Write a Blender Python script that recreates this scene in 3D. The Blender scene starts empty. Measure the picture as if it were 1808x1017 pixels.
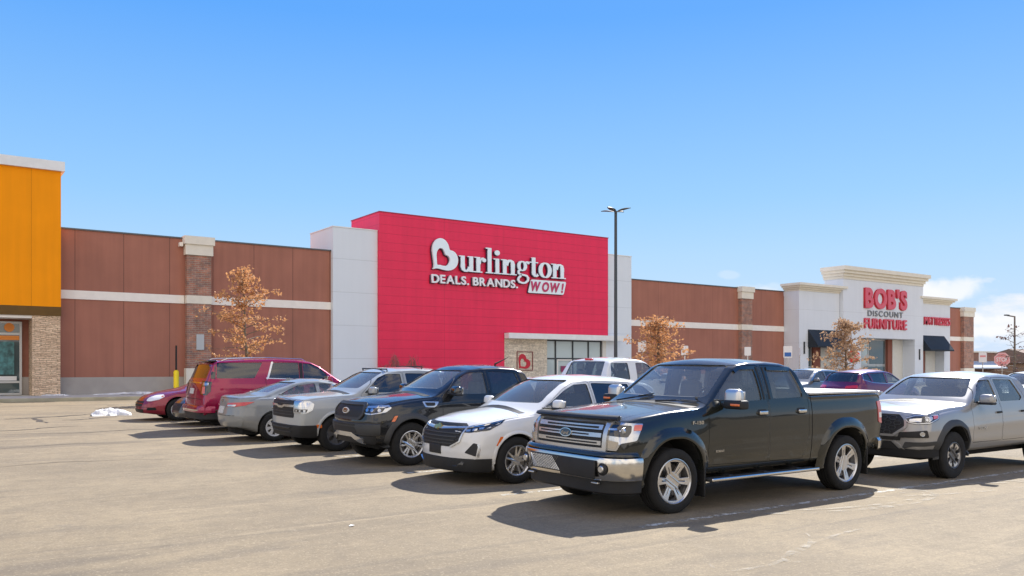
import bpy, bmesh, math, random
from mathutils import Vector, Matrix
from mathutils.bvhtree import BVHTree
from mathutils.interpolate import poly_3d_calc
R = math.radians
sc = bpy.context.scene
C = sc.collection
rnd = random.Random(7)

# ---------------------------------------------------------------- camera, sky, sun, exposure
cam = bpy.data.cameras.new("camera"); camo = bpy.data.objects.new("camera", cam); C.objects.link(camo)
camo.location = (0, 0, 1.8)
camo.rotation_euler = (R(90), 0, R(-35))
cam.sensor_width = 36; cam.lens = 29.87; cam.shift_y = 0.0783
cam.clip_start = 0.1; cam.clip_end = 3000
sc.camera = camo
SUN_EL, SUN_AZ = 41.8, 63.4            # azimuth from +Y towards +X
w = bpy.data.worlds.new("World"); sc.world = w; w.use_nodes = True
nt = w.node_tree; N = nt.nodes; LK = nt.links
bg = N['Background']
sky = N.new('ShaderNodeTexSky'); sky.sky_type = 'NISHITA'; sky.sun_disc = False
sky.sun_elevation = R(SUN_EL); sky.sun_rotation = R(SUN_AZ)
sky.air_density = 1.0; sky.dust_density = 0.2; sky.ozone_density = 3.0
geo = N.new('ShaderNodeTexCoord')
sep = N.new('ShaderNodeSeparateXYZ'); LK.new(geo.outputs['Generated'], sep.inputs[0])
# small fair-weather clouds low over the horizon
mp = N.new('ShaderNodeMapping'); mp.inputs['Scale'].default_value = (9, 9, 26); mp.inputs['Location'].default_value = (3.1, 1.7, 0.4)
LK.new(geo.outputs['Generated'], mp.inputs[0])
nz = N.new('ShaderNodeTexNoise'); nz.inputs['Scale'].default_value = 1.0; nz.inputs['Detail'].default_value = 6; nz.inputs['Roughness'].default_value = .55
LK.new(mp.outputs[0], nz.inputs['Vector'])
elev = N.new('ShaderNodeValToRGB'); er = elev.color_ramp
er.elements[0].position = 0.0; er.elements[0].color = (.62,.62,.62,1)
er.elements[1].position = .16; er.elements[1].color = (0,0,0,1)
e_ = er.elements.new(.09); e_.color = (.50,.50,.50,1)
LK.new(sep.outputs['Z'], elev.inputs[0])
az = N.new('ShaderNodeMapRange'); az.inputs[1].default_value = .62; az.inputs[2].default_value = .86; LK.new(sep.outputs['X'], az.inputs[0])
add = N.new('ShaderNodeMath'); add.operation = 'ADD'; LK.new(nz.outputs['Fac'], add.inputs[0]); LK.new(elev.outputs[0], add.inputs[1])
cr = N.new('ShaderNodeMapRange'); cr.inputs[1].default_value = 1.04; cr.inputs[2].default_value = 1.16; LK.new(add.outputs[0], cr.inputs[0])
mul = N.new('ShaderNodeMath'); mul.operation = 'MULTIPLY'; LK.new(cr.outputs[0], mul.inputs[0]); LK.new(az.outputs[0], mul.inputs[1])
sepc = N.new('ShaderNodeSeparateColor'); LK.new(sky.outputs[0], sepc.inputs[0]); comb = N.new('ShaderNodeCombineColor')
for ch, (gm, k) in enumerate(((1.02, .42), (.56, 1.19), (.20, 3.45))):      # film response of the sky, channel by channel
    pw = N.new('ShaderNodeMath'); pw.operation = 'POWER'; LK.new(sepc.outputs[ch], pw.inputs[0]); pw.inputs[1].default_value = gm
    mm_ = N.new('ShaderNodeMath'); mm_.operation = 'MULTIPLY'; LK.new(pw.outputs[0], mm_.inputs[0]); mm_.inputs[1].default_value = k; LK.new(mm_.outputs[0], comb.inputs[ch])
cm = N.new('ShaderNodeMix'); cm.data_type = 'RGBA'; LK.new(mul.outputs[0], cm.inputs[0]); # elevation gradient of a clear winter sky, blended with the physical one
rmp = N.new('ShaderNodeValToRGB'); LK.new(sep.outputs['Z'], rmp.inputs[0]); q = rmp.color_ramp; q.interpolation = 'LINEAR'
q.elements[0].position = 0; q.elements[0].color = (.60, .78, .96, 1); q.elements[1].position = 1; q.elements[1].color = (.05, .22, .75, 1)
for ps, c_ in ((.06, (.56, .755, .965)), (.13, (.465, .71, .985)), (.19, (.345, .635, .985)), (.38, (.115, .395, .985)), (.60, (.07, .28, .88))): e_ = q.elements.new(ps); e_.color = (*c_, 1)
rsc = N.new('ShaderNodeVectorMath'); rsc.operation = 'SCALE'; LK.new(rmp.outputs[0], rsc.inputs[0]); rsc.inputs['Scale'].default_value = 5.0
skm = N.new('ShaderNodeMix'); skm.data_type = 'RGBA'; skm.inputs[0].default_value = .80; LK.new(comb.outputs[0], skm.inputs[6]); LK.new(rsc.outputs[0], skm.inputs[7])
cm0 = N.new('ShaderNodeMix'); cm0.data_type = 'RGBA'
# added bright cloud bank, unseen behind the viewer, to brighten the shaded shop fronts
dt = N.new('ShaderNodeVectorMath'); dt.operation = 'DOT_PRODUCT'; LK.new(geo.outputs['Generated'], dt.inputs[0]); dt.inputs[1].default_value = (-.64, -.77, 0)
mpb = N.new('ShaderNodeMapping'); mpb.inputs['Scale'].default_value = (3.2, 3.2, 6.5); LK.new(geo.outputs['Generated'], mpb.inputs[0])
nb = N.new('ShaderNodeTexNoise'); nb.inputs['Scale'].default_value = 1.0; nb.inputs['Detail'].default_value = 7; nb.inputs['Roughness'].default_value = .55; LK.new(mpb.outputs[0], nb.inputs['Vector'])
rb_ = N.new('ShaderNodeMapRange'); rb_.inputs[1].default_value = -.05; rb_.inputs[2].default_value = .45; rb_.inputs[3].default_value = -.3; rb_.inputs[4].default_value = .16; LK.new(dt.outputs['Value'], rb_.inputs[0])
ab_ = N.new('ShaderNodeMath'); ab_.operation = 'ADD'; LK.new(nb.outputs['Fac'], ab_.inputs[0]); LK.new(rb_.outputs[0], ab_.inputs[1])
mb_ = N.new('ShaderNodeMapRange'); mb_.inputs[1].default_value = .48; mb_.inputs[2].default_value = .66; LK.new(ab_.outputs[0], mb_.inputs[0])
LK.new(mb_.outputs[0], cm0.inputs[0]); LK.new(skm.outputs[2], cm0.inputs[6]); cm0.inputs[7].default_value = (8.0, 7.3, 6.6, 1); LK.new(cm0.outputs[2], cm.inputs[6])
cm.inputs[7].default_value = (4.6, 4.7, 4.9, 1)
# a few separate puffs of cloud low in the east, placed by compass direction and height
nd = N.new('ShaderNodeTexNoise'); nd.inputs['Scale'].default_value = 38; nd.inputs['Detail'].default_value = 6; LK.new(geo.outputs['Generated'], nd.inputs['Vector'])
last = cm
for (dx, dy, dz), rw_, rh_ in [((0.8782, 0.4714, 0.0807), 0.03, 0.011), ((0.8712, 0.4847, 0.0777), 0.018, 0.008), ((0.7544, 0.6478, 0.106), 0.01, 0.004), ((0.7863, 0.6112, 0.0907), 0.013, 0.0055), ((0.8858, 0.4576, 0.0765), 0.014, 0.006), ((0.8897, 0.4538, 0.05), 0.05, 0.006), ((0.9098, 0.4128, 0.043), 0.06, 0.018), ((0.8993, 0.4356, 0.0378), 0.05, 0.006)]:
    hx = math.hypot(dx, dy); sb = N.new('ShaderNodeVectorMath'); sb.operation = 'SUBTRACT'; LK.new(geo.outputs['Generated'], sb.inputs[0]); sb.inputs[1].default_value = (dx, dy, dz)
    mu = N.new('ShaderNodeVectorMath'); mu.operation = 'MULTIPLY'; LK.new(sb.outputs[0], mu.inputs[0]); mu.inputs[1].default_value = (1/rw_, 1/rw_, 1/rh_)
    le = N.new('ShaderNodeVectorMath'); le.operation = 'LENGTH'; LK.new(mu.outputs[0], le.inputs[0])
    ns = N.new('ShaderNodeMath'); ns.operation = 'MULTIPLY_ADD'; LK.new(nd.outputs['Fac'], ns.inputs[0]); ns.inputs[1].default_value = -2.2; LK.new(le.outputs['Value'], ns.inputs[2])
    mk_ = N.new('ShaderNodeMapRange'); mk_.interpolation_type = 'SMOOTHSTEP'; mk_.inputs[1].default_value = .25; mk_.inputs[2].default_value = -.55; mk_.inputs[3].default_value = 0; mk_.inputs[4].default_value = .8 if rw_ > .015 else .20; LK.new(ns.outputs[0], mk_.inputs[0])
    nx_ = N.new('ShaderNodeMix'); nx_.data_type = 'RGBA'; LK.new(mk_.outputs[0], nx_.inputs[0]); LK.new(last.outputs[2], nx_.inputs[6]); nx_.inputs[7].default_value = (4.9, 4.95, 5.1, 1); last = nx_
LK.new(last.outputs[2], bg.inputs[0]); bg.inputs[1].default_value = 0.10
sl = bpy.data.lights.new("sun", 'SUN'); sl.energy = 4.6; sl.angle = R(0.53); sl.color = (1, .955, .88)
so = bpy.data.objects.new("sun", sl); C.objects.link(so)
sd = Vector((math.sin(R(SUN_AZ)) * math.cos(R(SUN_EL)), math.cos(R(SUN_AZ)) * math.cos(R(SUN_EL)), math.sin(R(SUN_EL))))
so.rotation_euler = (-sd).to_track_quat('-Z', 'Y').to_euler(); so.location = (0, 0, 30)
sc.view_settings.view_transform = 'Standard'; sc.view_settings.look = 'None'
sc.view_settings.exposure = 1.02; sc.view_settings.gamma = 1
sc.cycles.max_bounces = 8; sc.cycles.transparent_max_bounces = 16

# ---------------------------------------------------------------- materials
def mat(name, col, rough=.6, metal=0, coat=0, bump=None, var=0, vscale=3, spec=.5):
    m = bpy.data.materials.new(name); m.use_nodes = True
    n = m.node_tree.nodes; l = m.node_tree.links; b = n['Principled BSDF']
    b.inputs['Base Color'].default_value = (*col, 1); b.inputs['Roughness'].default_value = rough
    b.inputs['Metallic'].default_value = metal; b.inputs['Coat Weight'].default_value = coat
    b.inputs['Coat Roughness'].default_value = .04; b.inputs['Specular IOR Level'].default_value = spec
    tc = n.new('ShaderNodeTexCoord')
    if var:
        nn = n.new('ShaderNodeTexNoise'); nn.inputs['Scale'].default_value = vscale; nn.inputs['Detail'].default_value = 5
        l.new(tc.outputs['Object'], nn.inputs['Vector'])
        mr = n.new('ShaderNodeMapRange'); mr.inputs[1].default_value = .3; mr.inputs[2].default_value = .7
        mr.inputs[3].default_value = 1 - var; mr.inputs[4].default_value = 1 + var; l.new(nn.outputs['Fac'], mr.inputs[0])
        mx = n.new('ShaderNodeVectorMath'); mx.operation = 'SCALE'; mx.inputs[0].default_value = col; l.new(mr.outputs[0], mx.inputs['Scale'])
        l.new(mx.outputs[0], b.inputs['Base Color'])
    if bump:
        sca, st = bump
        nn = n.new('ShaderNodeTexNoise'); nn.inputs['Scale'].default_value = sca; nn.inputs['Detail'].default_value = 4
        l.new(tc.outputs['Object'], nn.inputs['Vector'])
        bp = n.new('ShaderNodeBump'); bp.inputs['Strength'].default_value = st; bp.inputs['Distance'].default_value = .01
        l.new(nn.outputs['Fac'], bp.inputs['Height']); l.new(bp.outputs[0], b.inputs['Normal'])
    return m

def paint(name, col, metal=.0, rough=.28, dirt=.3, dcol=(.33, .29, .24), top=.0):
    """car paint with clear coat, orange peel and a film of road dust towards the sills"""
    m = mat(name, col, rough, metal, 1.0, spec=.18)
    n = m.node_tree.nodes; l = m.node_tree.links; b = n['Principled BSDF']
    tc = n.new('ShaderNodeTexCoord'); sp = n.new('ShaderNodeSeparateXYZ'); l.new(tc.outputs['Object'], sp.inputs[0])
    nn = n.new('ShaderNodeTexNoise'); nn.inputs['Scale'].default_value = 2.6; nn.inputs['Detail'].default_value = 7; nn.inputs['Roughness'].default_value = .62
    l.new(tc.outputs['Object'], nn.inputs['Vector'])
    mr = n.new('ShaderNodeMapRange'); mr.inputs[1].default_value = 1.0; mr.inputs[2].default_value = .35; mr.inputs[3].default_value = .10; mr.inputs[4].default_value = .75
    l.new(sp.outputs['Z'], mr.inputs[0])
    m1 = n.new('ShaderNodeMath'); m1.operation = 'MULTIPLY'; l.new(mr.outputs[0], m1.inputs[0]); l.new(nn.outputs['Fac'], m1.inputs[1])
    m2 = n.new('ShaderNodeMath'); m2.operation = 'MULTIPLY'; l.new(m1.outputs[0], m2.inputs[0]); m2.inputs[1].default_value = dirt * 2
    if top:  # paler colour on upward faces stands in for bright sky sheen
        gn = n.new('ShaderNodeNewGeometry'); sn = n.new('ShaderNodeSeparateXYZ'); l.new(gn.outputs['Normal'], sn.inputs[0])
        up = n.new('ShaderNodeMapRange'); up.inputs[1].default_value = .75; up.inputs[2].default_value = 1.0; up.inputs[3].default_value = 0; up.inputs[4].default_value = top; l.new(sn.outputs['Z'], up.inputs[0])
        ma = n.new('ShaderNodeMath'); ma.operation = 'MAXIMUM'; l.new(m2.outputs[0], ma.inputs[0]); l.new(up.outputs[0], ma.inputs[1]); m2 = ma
    mx = n.new('ShaderNodeMix'); mx.data_type = 'RGBA'; mx.inputs[6].default_value = (*col, 1); mx.inputs[7].default_value = (*dcol, 1)
    l.new(m2.outputs[0], mx.inputs[0]); l.new(mx.outputs[2], b.inputs['Base Color'])
    m3 = n.new('ShaderNodeMath'); m3.operation = 'SUBTRACT'; m3.inputs[0].default_value = 1.0; l.new(m2.outputs[0], m3.inputs[1])
    l.new(m3.outputs[0], b.inputs['Coat Weight'])
    if metal:
        m4 = n.new('ShaderNodeMath'); m4.operation = 'MULTIPLY'; m4.inputs[1].default_value = metal; l.new(m3.outputs[0], m4.inputs[0]); l.new(m4.outputs[0], b.inputs['Metallic'])
    return m

def glass(name, tint=(.25, .29, .29), refl=1.0, rough=.0, dust=.10):
    """a thin tinted pane: transmitted light is tinted, fresnel reflection on top"""
    m = bpy.data.materials.new(name); m.use_nodes = True
    n = m.node_tree.nodes; l = m.node_tree.links; n.remove(n['Principled BSDF'])
    out = n['Material Output']; tr = n.new('ShaderNodeBsdfTransparent'); tr.inputs[0].default_value = (*tint, 1)
    gl = n.new('ShaderNodeBsdfGlossy'); gl.inputs['Roughness'].default_value = rough + .01; gl.inputs[0].default_value = (refl, refl, refl, 1)
    gm = n.new('ShaderNodeNewGeometry'); dp = n.new('ShaderNodeVectorMath'); dp.operation = 'DOT_PRODUCT'; l.new(gm.outputs['Incoming'], dp.inputs[0]); l.new(gm.outputs['Normal'], dp.inputs[1])
    ab = n.new('ShaderNodeMath'); ab.operation = 'ABSOLUTE'; l.new(dp.outputs['Value'], ab.inputs[0])
    om = n.new('ShaderNodeMath'); om.operation = 'SUBTRACT'; om.inputs[0].default_value = 1.0; l.new(ab.outputs[0], om.inputs[1])
    pw = n.new('ShaderNodeMath'); pw.operation = 'POWER'; l.new(om.outputs[0], pw.inputs[0]); pw.inputs[1].default_value = 4.0
    fr = n.new('ShaderNodeMath'); fr.operation = 'MULTIPLY_ADD'; fr.use_clamp = True; l.new(pw.outputs[0], fr.inputs[0]); fr.inputs[1].default_value = .95; fr.inputs[2].default_value = .085      # two-sided reflectance of a thin pane
    df = n.new('ShaderNodeBsdfDiffuse'); df.inputs[0].default_value = (.32, .32, .30, 1)     # dust film, thickened as painted haze for light seen through the panes
    mx = n.new('ShaderNodeMixShader'); l.new(fr.outputs[0], mx.inputs[0]); l.new(tr.outputs[0], mx.inputs[1]); l.new(gl.outputs[0], mx.inputs[2])
    m2 = n.new('ShaderNodeMixShader'); m2.inputs[0].default_value = dust; l.new(mx.outputs[0], m2.inputs[1]); l.new(df.outputs[0], m2.inputs[2])
    l.new(m2.outputs[0], out.inputs[0])
    return m

M = {}
M['chrome'] = mat('chrome', (.64, .63, .61), .17, 1, bump=(30, .03))
M['alloy'] = mat('alloy', (.62, .61, .60), .28, .9)
M['cover'] = mat('silver wheel cover', (.62, .62, .61), .42, .25)
M['alloydark'] = mat('dark alloy', (.12, .12, .125), .35, .6)
M['tyre'] = mat('tyre rubber', (.012, .0115, .011), .92, bump=(60, .3), var=.25, vscale=14)
M['black'] = mat('black plastic', (.011, .011, .0115), .6, bump=(200, .15), var=.2, vscale=6)
M['gloss'] = mat('gloss black', (.006, .006, .007), .12, coat=1)
M['grey_plastic'] = mat('grey plastic', (.038, .039, .040), .6, var=.15)
M['inner'] = mat('wheel well lining', (.012, .012, .012), .95)
M['cabin'] = mat('cabin trim', (.20, .195, .185), .8, var=.2, vscale=2)
M['seat'] = mat('seat cloth', (.16, .155, .145), .9, var=.15)
M['seatdark'] = mat('dark seat cloth', (.045, .045, .048), .9, var=.15)
M['glass'] = glass('window glass', (.68, .73, .72), dust=.20)
M['glassdark'] = glass('privacy glass', (.10, .11, .112), dust=.05)
M['windshield'] = glass('windshield glass', (.74, .78, .77), dust=.22)
M['lens'] = glass('clear lens', (.80, .82, .84))
M['lampgrey'] = mat('lamp reflector', (.55, .56, .57), .18, .85)
M['amber'] = mat('amber lens', (.75, .16, .02), .2, coat=1)
M['amberpale'] = mat('coral lens', (.75, .17, .10), .25, coat=1)
M['redlens'] = mat('red lens', (.50, .012, .015), .2, coat=1)
M['pinklens'] = mat('pale red lens', (.65, .16, .17), .25, coat=1)
M['white'] = mat('white enamel', (.78, .78, .76), .35)
M['gold'] = mat('gold emblem', (.62, .46, .14), .3, .8)
M['blueoval'] = mat('emblem enamel', (.014, .017, .026), .25, coat=1)
M['plate'] = mat('licence plate paint', (.55, .56, .55), .4, var=.25, vscale=30)
M['satin'] = mat('satin bright metal', (.60, .60, .59), .34, .85)
M['disc'] = mat('brake disc', (.20, .19, .18), .4, .8)

# ---------------------------------------------------------------- mesh helpers
def link(name, me, m=None, parent=None, loc=None):
    o = bpy.data.objects.new(name, me); C.objects.link(o)
    if m is not None:
        if isinstance(m, (list, tuple)):
            for k in m: me.materials.append(k)
        else: me.materials.append(m)
    if parent: o.parent = parent
    if loc: o.location = loc
    return o
def obj(name, bm, m=None, parent=None, smooth=None, loc=None):
    me = bpy.data.meshes.new(name); bm.to_mesh(me); bm.free()
    if smooth is not None:
        for p in me.polygons: p.use_smooth = True
        me.set_sharp_from_angle(angle=R(smooth))
    return link(name, me, m, parent, loc)
def tag(o, label=None, cat=None, group=None, kind=None):
    if label: o['label'] = label
    if cat: o['category'] = cat
    if group: o['group'] = group
    if kind: o['kind'] = kind
    return o
def empty(name, loc=(0, 0, 0), rz=0):
    o = bpy.data.objects.new(name, None); C.objects.link(o); o.location = loc; o.rotation_euler = (0, 0, rz); o.empty_display_size = .3
    return o
def box(bm, x0, x1, y0, y1, z0, z1):
    v = [bm.verts.new(p) for p in ((x0,y0,z0),(x1,y0,z0),(x1,y1,z0),(x0,y1,z0),(x0,y0,z1),(x1,y0,z1),(x1,y1,z1),(x0,y1,z1))]
    for f in ((0,3,2,1),(4,5,6,7),(0,1,5,4),(1,2,6,5),(2,3,7,6),(3,0,4,7)): bm.faces.new([v[i] for i in f])
    return v
def bx(*b):
    bm = bmesh.new()
    for q in b: box(bm, *q)
    return bm
def rbox(bm, cx, cy, cz, sx, sy, sz, r=.02, seg=3, taper=(1, 1)):
    t = bmesh.new(); v = box(t, -sx/2, sx/2, -sy/2, sy/2, -sz/2, sz/2)
    for q in v[4:]: q.co.x *= taper[0]; q.co.y *= taper[1]
    bmesh.ops.bevel(t, geom=list(t.edges), offset=r, segments=seg, profile=.5, affect='EDGES')
    bmesh.ops.translate(t, verts=t.verts, vec=(cx, cy, cz)); merge(bm, t)
def merge(bm, t, mtx=None):
    if mtx: bmesh.ops.transform(t, matrix=mtx, verts=t.verts)
    mp_ = {v: bm.verts.new(v.co) for v in t.verts}
    for f in t.faces:
        try: bm.faces.new([mp_[v] for v in f.verts])
        except ValueError: pass
    t.free()
def tube(bm, pts, r, seg=8, caps=True):
    """pts list of vectors; r scalar or list"""
    pts = [Vector(p) for p in pts]; rings = []
    up = Vector((0, 0, 1))
    for i, p in enumerate(pts):
        d = (pts[min(i+1, len(pts)-1)] - pts[max(i-1, 0)]).normalized()
        a = d.cross(up if abs(d.z) < .95 else Vector((1, 0, 0))).normalized(); b = d.cross(a)
        rr = r[i] if isinstance(r, (list, tuple)) else r
        rings.append([bm.verts.new(p + (a*math.cos(t) + b*math.sin(t))*rr) for t in [2*math.pi*k/seg for k in range(seg)]])
    for q, s in zip(rings, rings[1:]):
        for k in range(seg): bm.faces.new((q[k], q[(k+1) % seg], s[(k+1) % seg], s[k]))
    if caps: bm.faces.new(rings[0][::-1]); bm.faces.new(rings[-1])
def lathe_y(bm, prof, seg=48, closed=False):
    """prof (r,y) list spun about the y axis"""
    rings = []
    for r, y in prof:
        rings.append([bm.verts.new((r*math.cos(t), y, r*math.sin(t))) for t in [2*math.pi*k/seg for k in range(seg)]])
    prs = list(zip(rings, rings[1:])) + ([(rings[-1], rings[0])] if closed else [])
    for q, s in prs:
        for k in range(seg): bm.faces.new((q[k], q[(k+1) % seg], s[(k+1) % seg], s[k]))
    return rings
def curve_mesh(polys, extrude=.02, bevel=0, off=0):
    """filled 2-D outlines (holes by even-odd) given thickness"""
    cu = bpy.data.curves.new('t', 'CURVE'); cu.dimensions = '2D'; cu.fill_mode = 'BOTH'; cu.extrude = extrude; cu.offset = off; cu.bevel_depth = bevel
    for p in polys:
        s = cu.splines.new('POLY'); s.points.add(len(p) - 1); s.use_cyclic_u = True
        for i, q in enumerate(p): s.points[i].co = (q[0], q[1], 0, 1)
    return conv(cu)
def conv(data):
    o = bpy.data.objects.new('t', data); C.objects.link(o)
    dg = bpy.context.evaluated_depsgraph_get(); dg.update()
    me = bpy.data.meshes.new_from_object(o.evaluated_get(dg)); bpy.data.objects.remove(o)
    me.materials.clear()
    return me
def glyph(ch, size=1, extrude=.02, off=0, shear=0):
    cu = bpy.data.curves.new('t', 'FONT'); cu.body = ch; cu.size = size; cu.extrude = extrude; cu.offset = off; cu.shear = shear
    cu.resolution_u = 6
    return conv(cu)
def xf(me, mtx):
    me.transform(mtx); return me
def letters(name, text, x0, x1, z0, z1, y, m, parent, off=0, depth=.05, gap=.06, facing='-Y', font_bold=True, shear=0, ztail=0, slope=0):
    """one mesh per character, fitted between x0..x1 (gap as a share of the height) and z0..z1, standing on a wall that faces -Y"""
    ms = []; H = z1 - z0
    for ch in text:
        if ch == ' ': ms.append(None); continue
        me = glyph(ch, 1, .5, off, shear); ms.append(me)
    ref = glyph('H', 1, .5, off); zs = [v.co.y for v in ref.vertices]; h0, h1 = min(zs), max(zs); k = H/(h1-h0)
    ws = []
    for me in ms:
        if me is None: ws.append(.28*H); continue
        xs = [v.co.x for v in me.vertices]; ws.append((max(xs)-min(xs))*k)
    tot = sum(ws) + gap*H*(len(ws)-1); kx = (x1-x0)/tot
    x = x0
    for ch, me, wd in zip(text, ms, ws):
        if me is not None:
            xs = min(v.co.x for v in me.vertices)
            for v in me.vertices:
                X = x + (v.co.x - xs)*k*kx; Z = z0 + (v.co.y - h0)*k; Y = y - (v.co.z + .5)*depth
                v.co = (X, Y, Z)
            link(name, me, m, parent)
        x += (wd + gap*H)*kx

# ---------------------------------------------------------------- ground
def gz(Y): return max(0.0, .0105*(Y-8)) if Y < 45 else .0105*37
def ground_material():
    m = mat('sunbleached asphalt', (.25, .22, .18), .9)
    n = m.node_tree.nodes; l = m.node_tree.links; b = n['Principled BSDF']
    tc = n.new('ShaderNodeTexCoord'); O = tc.outputs['Object']
    def noise(sc_, det=4, ro=.55, vec=None, dist=0):
        q = n.new('ShaderNodeTexNoise'); q.inputs['Scale'].default_value = sc_; q.inputs['Detail'].default_value = det; q.inputs['Roughness'].default_value = ro; q.inputs['Distortion'].default_value = dist
        l.new(vec or O, q.inputs['Vector']); return q.outputs['Fac']
    def mrange(s, a, b_, c, d):
        q = n.new('ShaderNodeMapRange'); q.inputs[1].default_value = a; q.inputs[2].default_value = b_; q.inputs[3].default_value = c; q.inputs[4].default_value = d; l.new(s, q.inputs[0]); return q.outputs[0]
    def mixc(f, a, col):
        q = n.new('ShaderNodeMix'); q.data_type = 'RGBA'; l.new(f, q.inputs[0])
        if isinstance(a, tuple): q.inputs[6].default_value = (*a, 1)
        else: l.new(a, q.inputs[6])
        if isinstance(col, tuple): q.inputs[7].default_value = (*col, 1)
        else: l.new(col, q.inputs[7])
        return q.outputs[2]
    A, B = (.272, .213, .132), (.205, .160, .100)
    c = mixc(mrange(noise(.35, 6, .6), .38, .62, 0, 1), A, B)
    c = mixc(mrange(noise(2.2, 6, .65), .45, .75, 0, .45), c, (.145, .115, .080))
    # long wandering tyre scuffs and salt-stained sweeps
    mpp = n.new('ShaderNodeMapping'); mpp.inputs['Rotation'].default_value = (0, 0, R(38)); mpp.inputs['Scale'].default_value = (.10, .9, 1); l.new(O, mpp.inputs[0])
    c = mixc(mrange(noise(1.3, 5, .6, mpp.outputs[0], 1.2), .52, .66, 0, .60), c, (.115, .094, .070))
    mp2 = n.new('ShaderNodeMapping'); mp2.inputs['Rotation'].default_value = (0, 0, R(-14)); mp2.inputs['Scale'].default_value = (.12, 1.3, 1); l.new(O, mp2.inputs[0])
    c = mixc(mrange(noise(1.1, 6, .6, mp2.outputs[0], 1.6), .57, .68, 0, .50), c, (.33, .26, .16))
    # aggregate
    v = n.new('ShaderNodeTexVoronoi'); v.inputs['Scale'].default_value = 60; l.new(O, v.inputs['Vector'])
    sp = n.new('ShaderNodeSeparateColor'); l.new(v.outputs['Color'], sp.inputs[0])
    c = mixc(mrange(sp.outputs[0], .0, 1, 0, .30), c, (.10, .082, .058))
    c = mixc(mrange(sp.outputs[1], .86, 1, 0, .45), c, (.38, .31, .20))
    # cracks
    vc = n.new('ShaderNodeTexVoronoi'); vc.feature = 'DISTANCE_TO_EDGE'; vc.inputs['Scale'].default_value = .17
    wv = n.new('ShaderNodeVectorMath'); wv.operation = 'ADD'
    nv = n.new('ShaderNodeTexNoise'); nv.inputs['Scale'].default_value = .8; nv.inputs['Detail'].default_value = 6; l.new(O, nv.inputs['Vector'])
    sv = n.new('ShaderNodeVectorMath'); sv.operation = 'SCALE'; sv.inputs['Scale'].default_value = 3.0; l.new(nv.outputs['Color'], sv.inputs[0])
    l.new(O, wv.inputs[0]); l.new(sv.outputs[0], wv.inputs[1]); l.new(wv.outputs[0], vc.inputs['Vector'])
    crk = mrange(vc.outputs['Distance'], .0008, .0035, 1, 0)
    mk = n.new('ShaderNodeMath'); mk.operation = 'MULTIPLY'; l.new(crk, mk.inputs[0]); l.new(mrange(noise(.22, 3), .50, .60, 0, .55), mk.inputs[1])
    c = mixc(mk.outputs[0], c, (.07, .06, .05))
    c = mixc(mrange(noise(5.5, 8, .72), .50, .66, 0, .36), c, (.125, .098, .064))
    c = mixc(mrange(noise(4.3, 8, .78, None, .6), .56, .70, 0, .38), c, (.36, .295, .20))
    c = mixc(mrange(noise(26, 6, .75), .52, .66, 0, .32), c, (.10, .077, .05))
    c = mixc(mrange(noise(23, 6, .8), .60, .72, 0, .40), c, (.40, .33, .23))
    # oil drips
    vo = n.new('ShaderNodeTexVoronoi'); vo.inputs['Scale'].default_value = .55; l.new(O, vo.inputs['Vector'])
    mo = n.new('ShaderNodeMath'); mo.operation = 'MULTIPLY'; l.new(mrange(vo.outputs['Distance'], .0, .16, .55, 0), mo.inputs[0]); l.new(mrange(noise(6, 4), .45, .6, 0, 1), mo.inputs[1])
    c = mixc(mo.outputs[0], c, (.10, .088, .075))
    l.new(c, b.inputs['Base Color'])
    bp = n.new('ShaderNodeBump'); bp.inputs['Strength'].default_value = .6; bp.inputs['Distance'].default_value = .008
    l.new(sp.outputs[2], bp.inputs['Height']); l.new(bp.outputs[0], b.inputs['Normal'])
    return m
bm = bmesh.new()
ys = [-300, 0, 8, 16, 24, 32, 40, 44.9, 70, 700]; xs_ = [-400, -40, 0, 10, 20, 40, 80, 160, 900]
g = [[bm.verts.new((x, y, gz(y))) for x in xs_] for y in ys]
for i in range(len(ys)-1):
    for j in range(len(xs_)-1): bm.faces.new((g[i][j], g[i][j+1], g[i+1][j+1], g[i+1][j]))
ground = tag(obj('ground', bm, ground_material()), kind='structure')

# painted parking lines, worn
wp = mat('worn parking paint', (.58, .56, .50), .8)
n = wp.node_tree.nodes; l = wp.node_tree.links; b = n['Principled BSDF']
tc = n.new('ShaderNodeTexCoord'); nn = n.new('ShaderNodeTexNoise'); nn.inputs['Scale'].default_value = 9; nn.inputs['Detail'].default_value = 7; nn.inputs['Roughness'].default_value = .7
l.new(tc.outputs['Object'], nn.inputs['Vector'])
tr = n.new('ShaderNodeBsdfTransparent'); ms_ = n.new('ShaderNodeMixShader'); rp = n.new('ShaderNodeMapRange'); rp.inputs[1].default_value = .44; rp.inputs[2].default_value = .58; rp.inputs[3].default_value = .0; rp.inputs[4].default_value = .85
l.new(nn.outputs['Fac'], rp.inputs[0]); l.new(rp.outputs[0], ms_.inputs[0]); l.new(tr.outputs[0], ms_.inputs[1]); l.new(b.outputs[0], ms_.inputs[2]); l.new(ms_.outputs[0], n['Material Output'].inputs[0])
bm = bmesh.new()
def sheet(bm, pts, dz=.004):
    bm.faces.new([bm.verts.new((x, y, gz(y) + dz)) for x, y in pts])
for k in range(-1, 12):
    y = 7.0 + 2.78*k
    for a, b_ in ((6.7, 12.6), (12.9, 18.6)):
        if y > 6.5 or a > 7: sheet(bm, [(a, y), (b_, y), (b_, y+.1), (a, y+.1)])
for k in range(0, 9): sheet(bm, [(26, 6+2.78*k), (32, 6+2.78*k), (32, 6.1+2.78*k), (26, 6.1+2.78*k)])
tag(obj('parking_lines', bm, wp), kind='structure')

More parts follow.
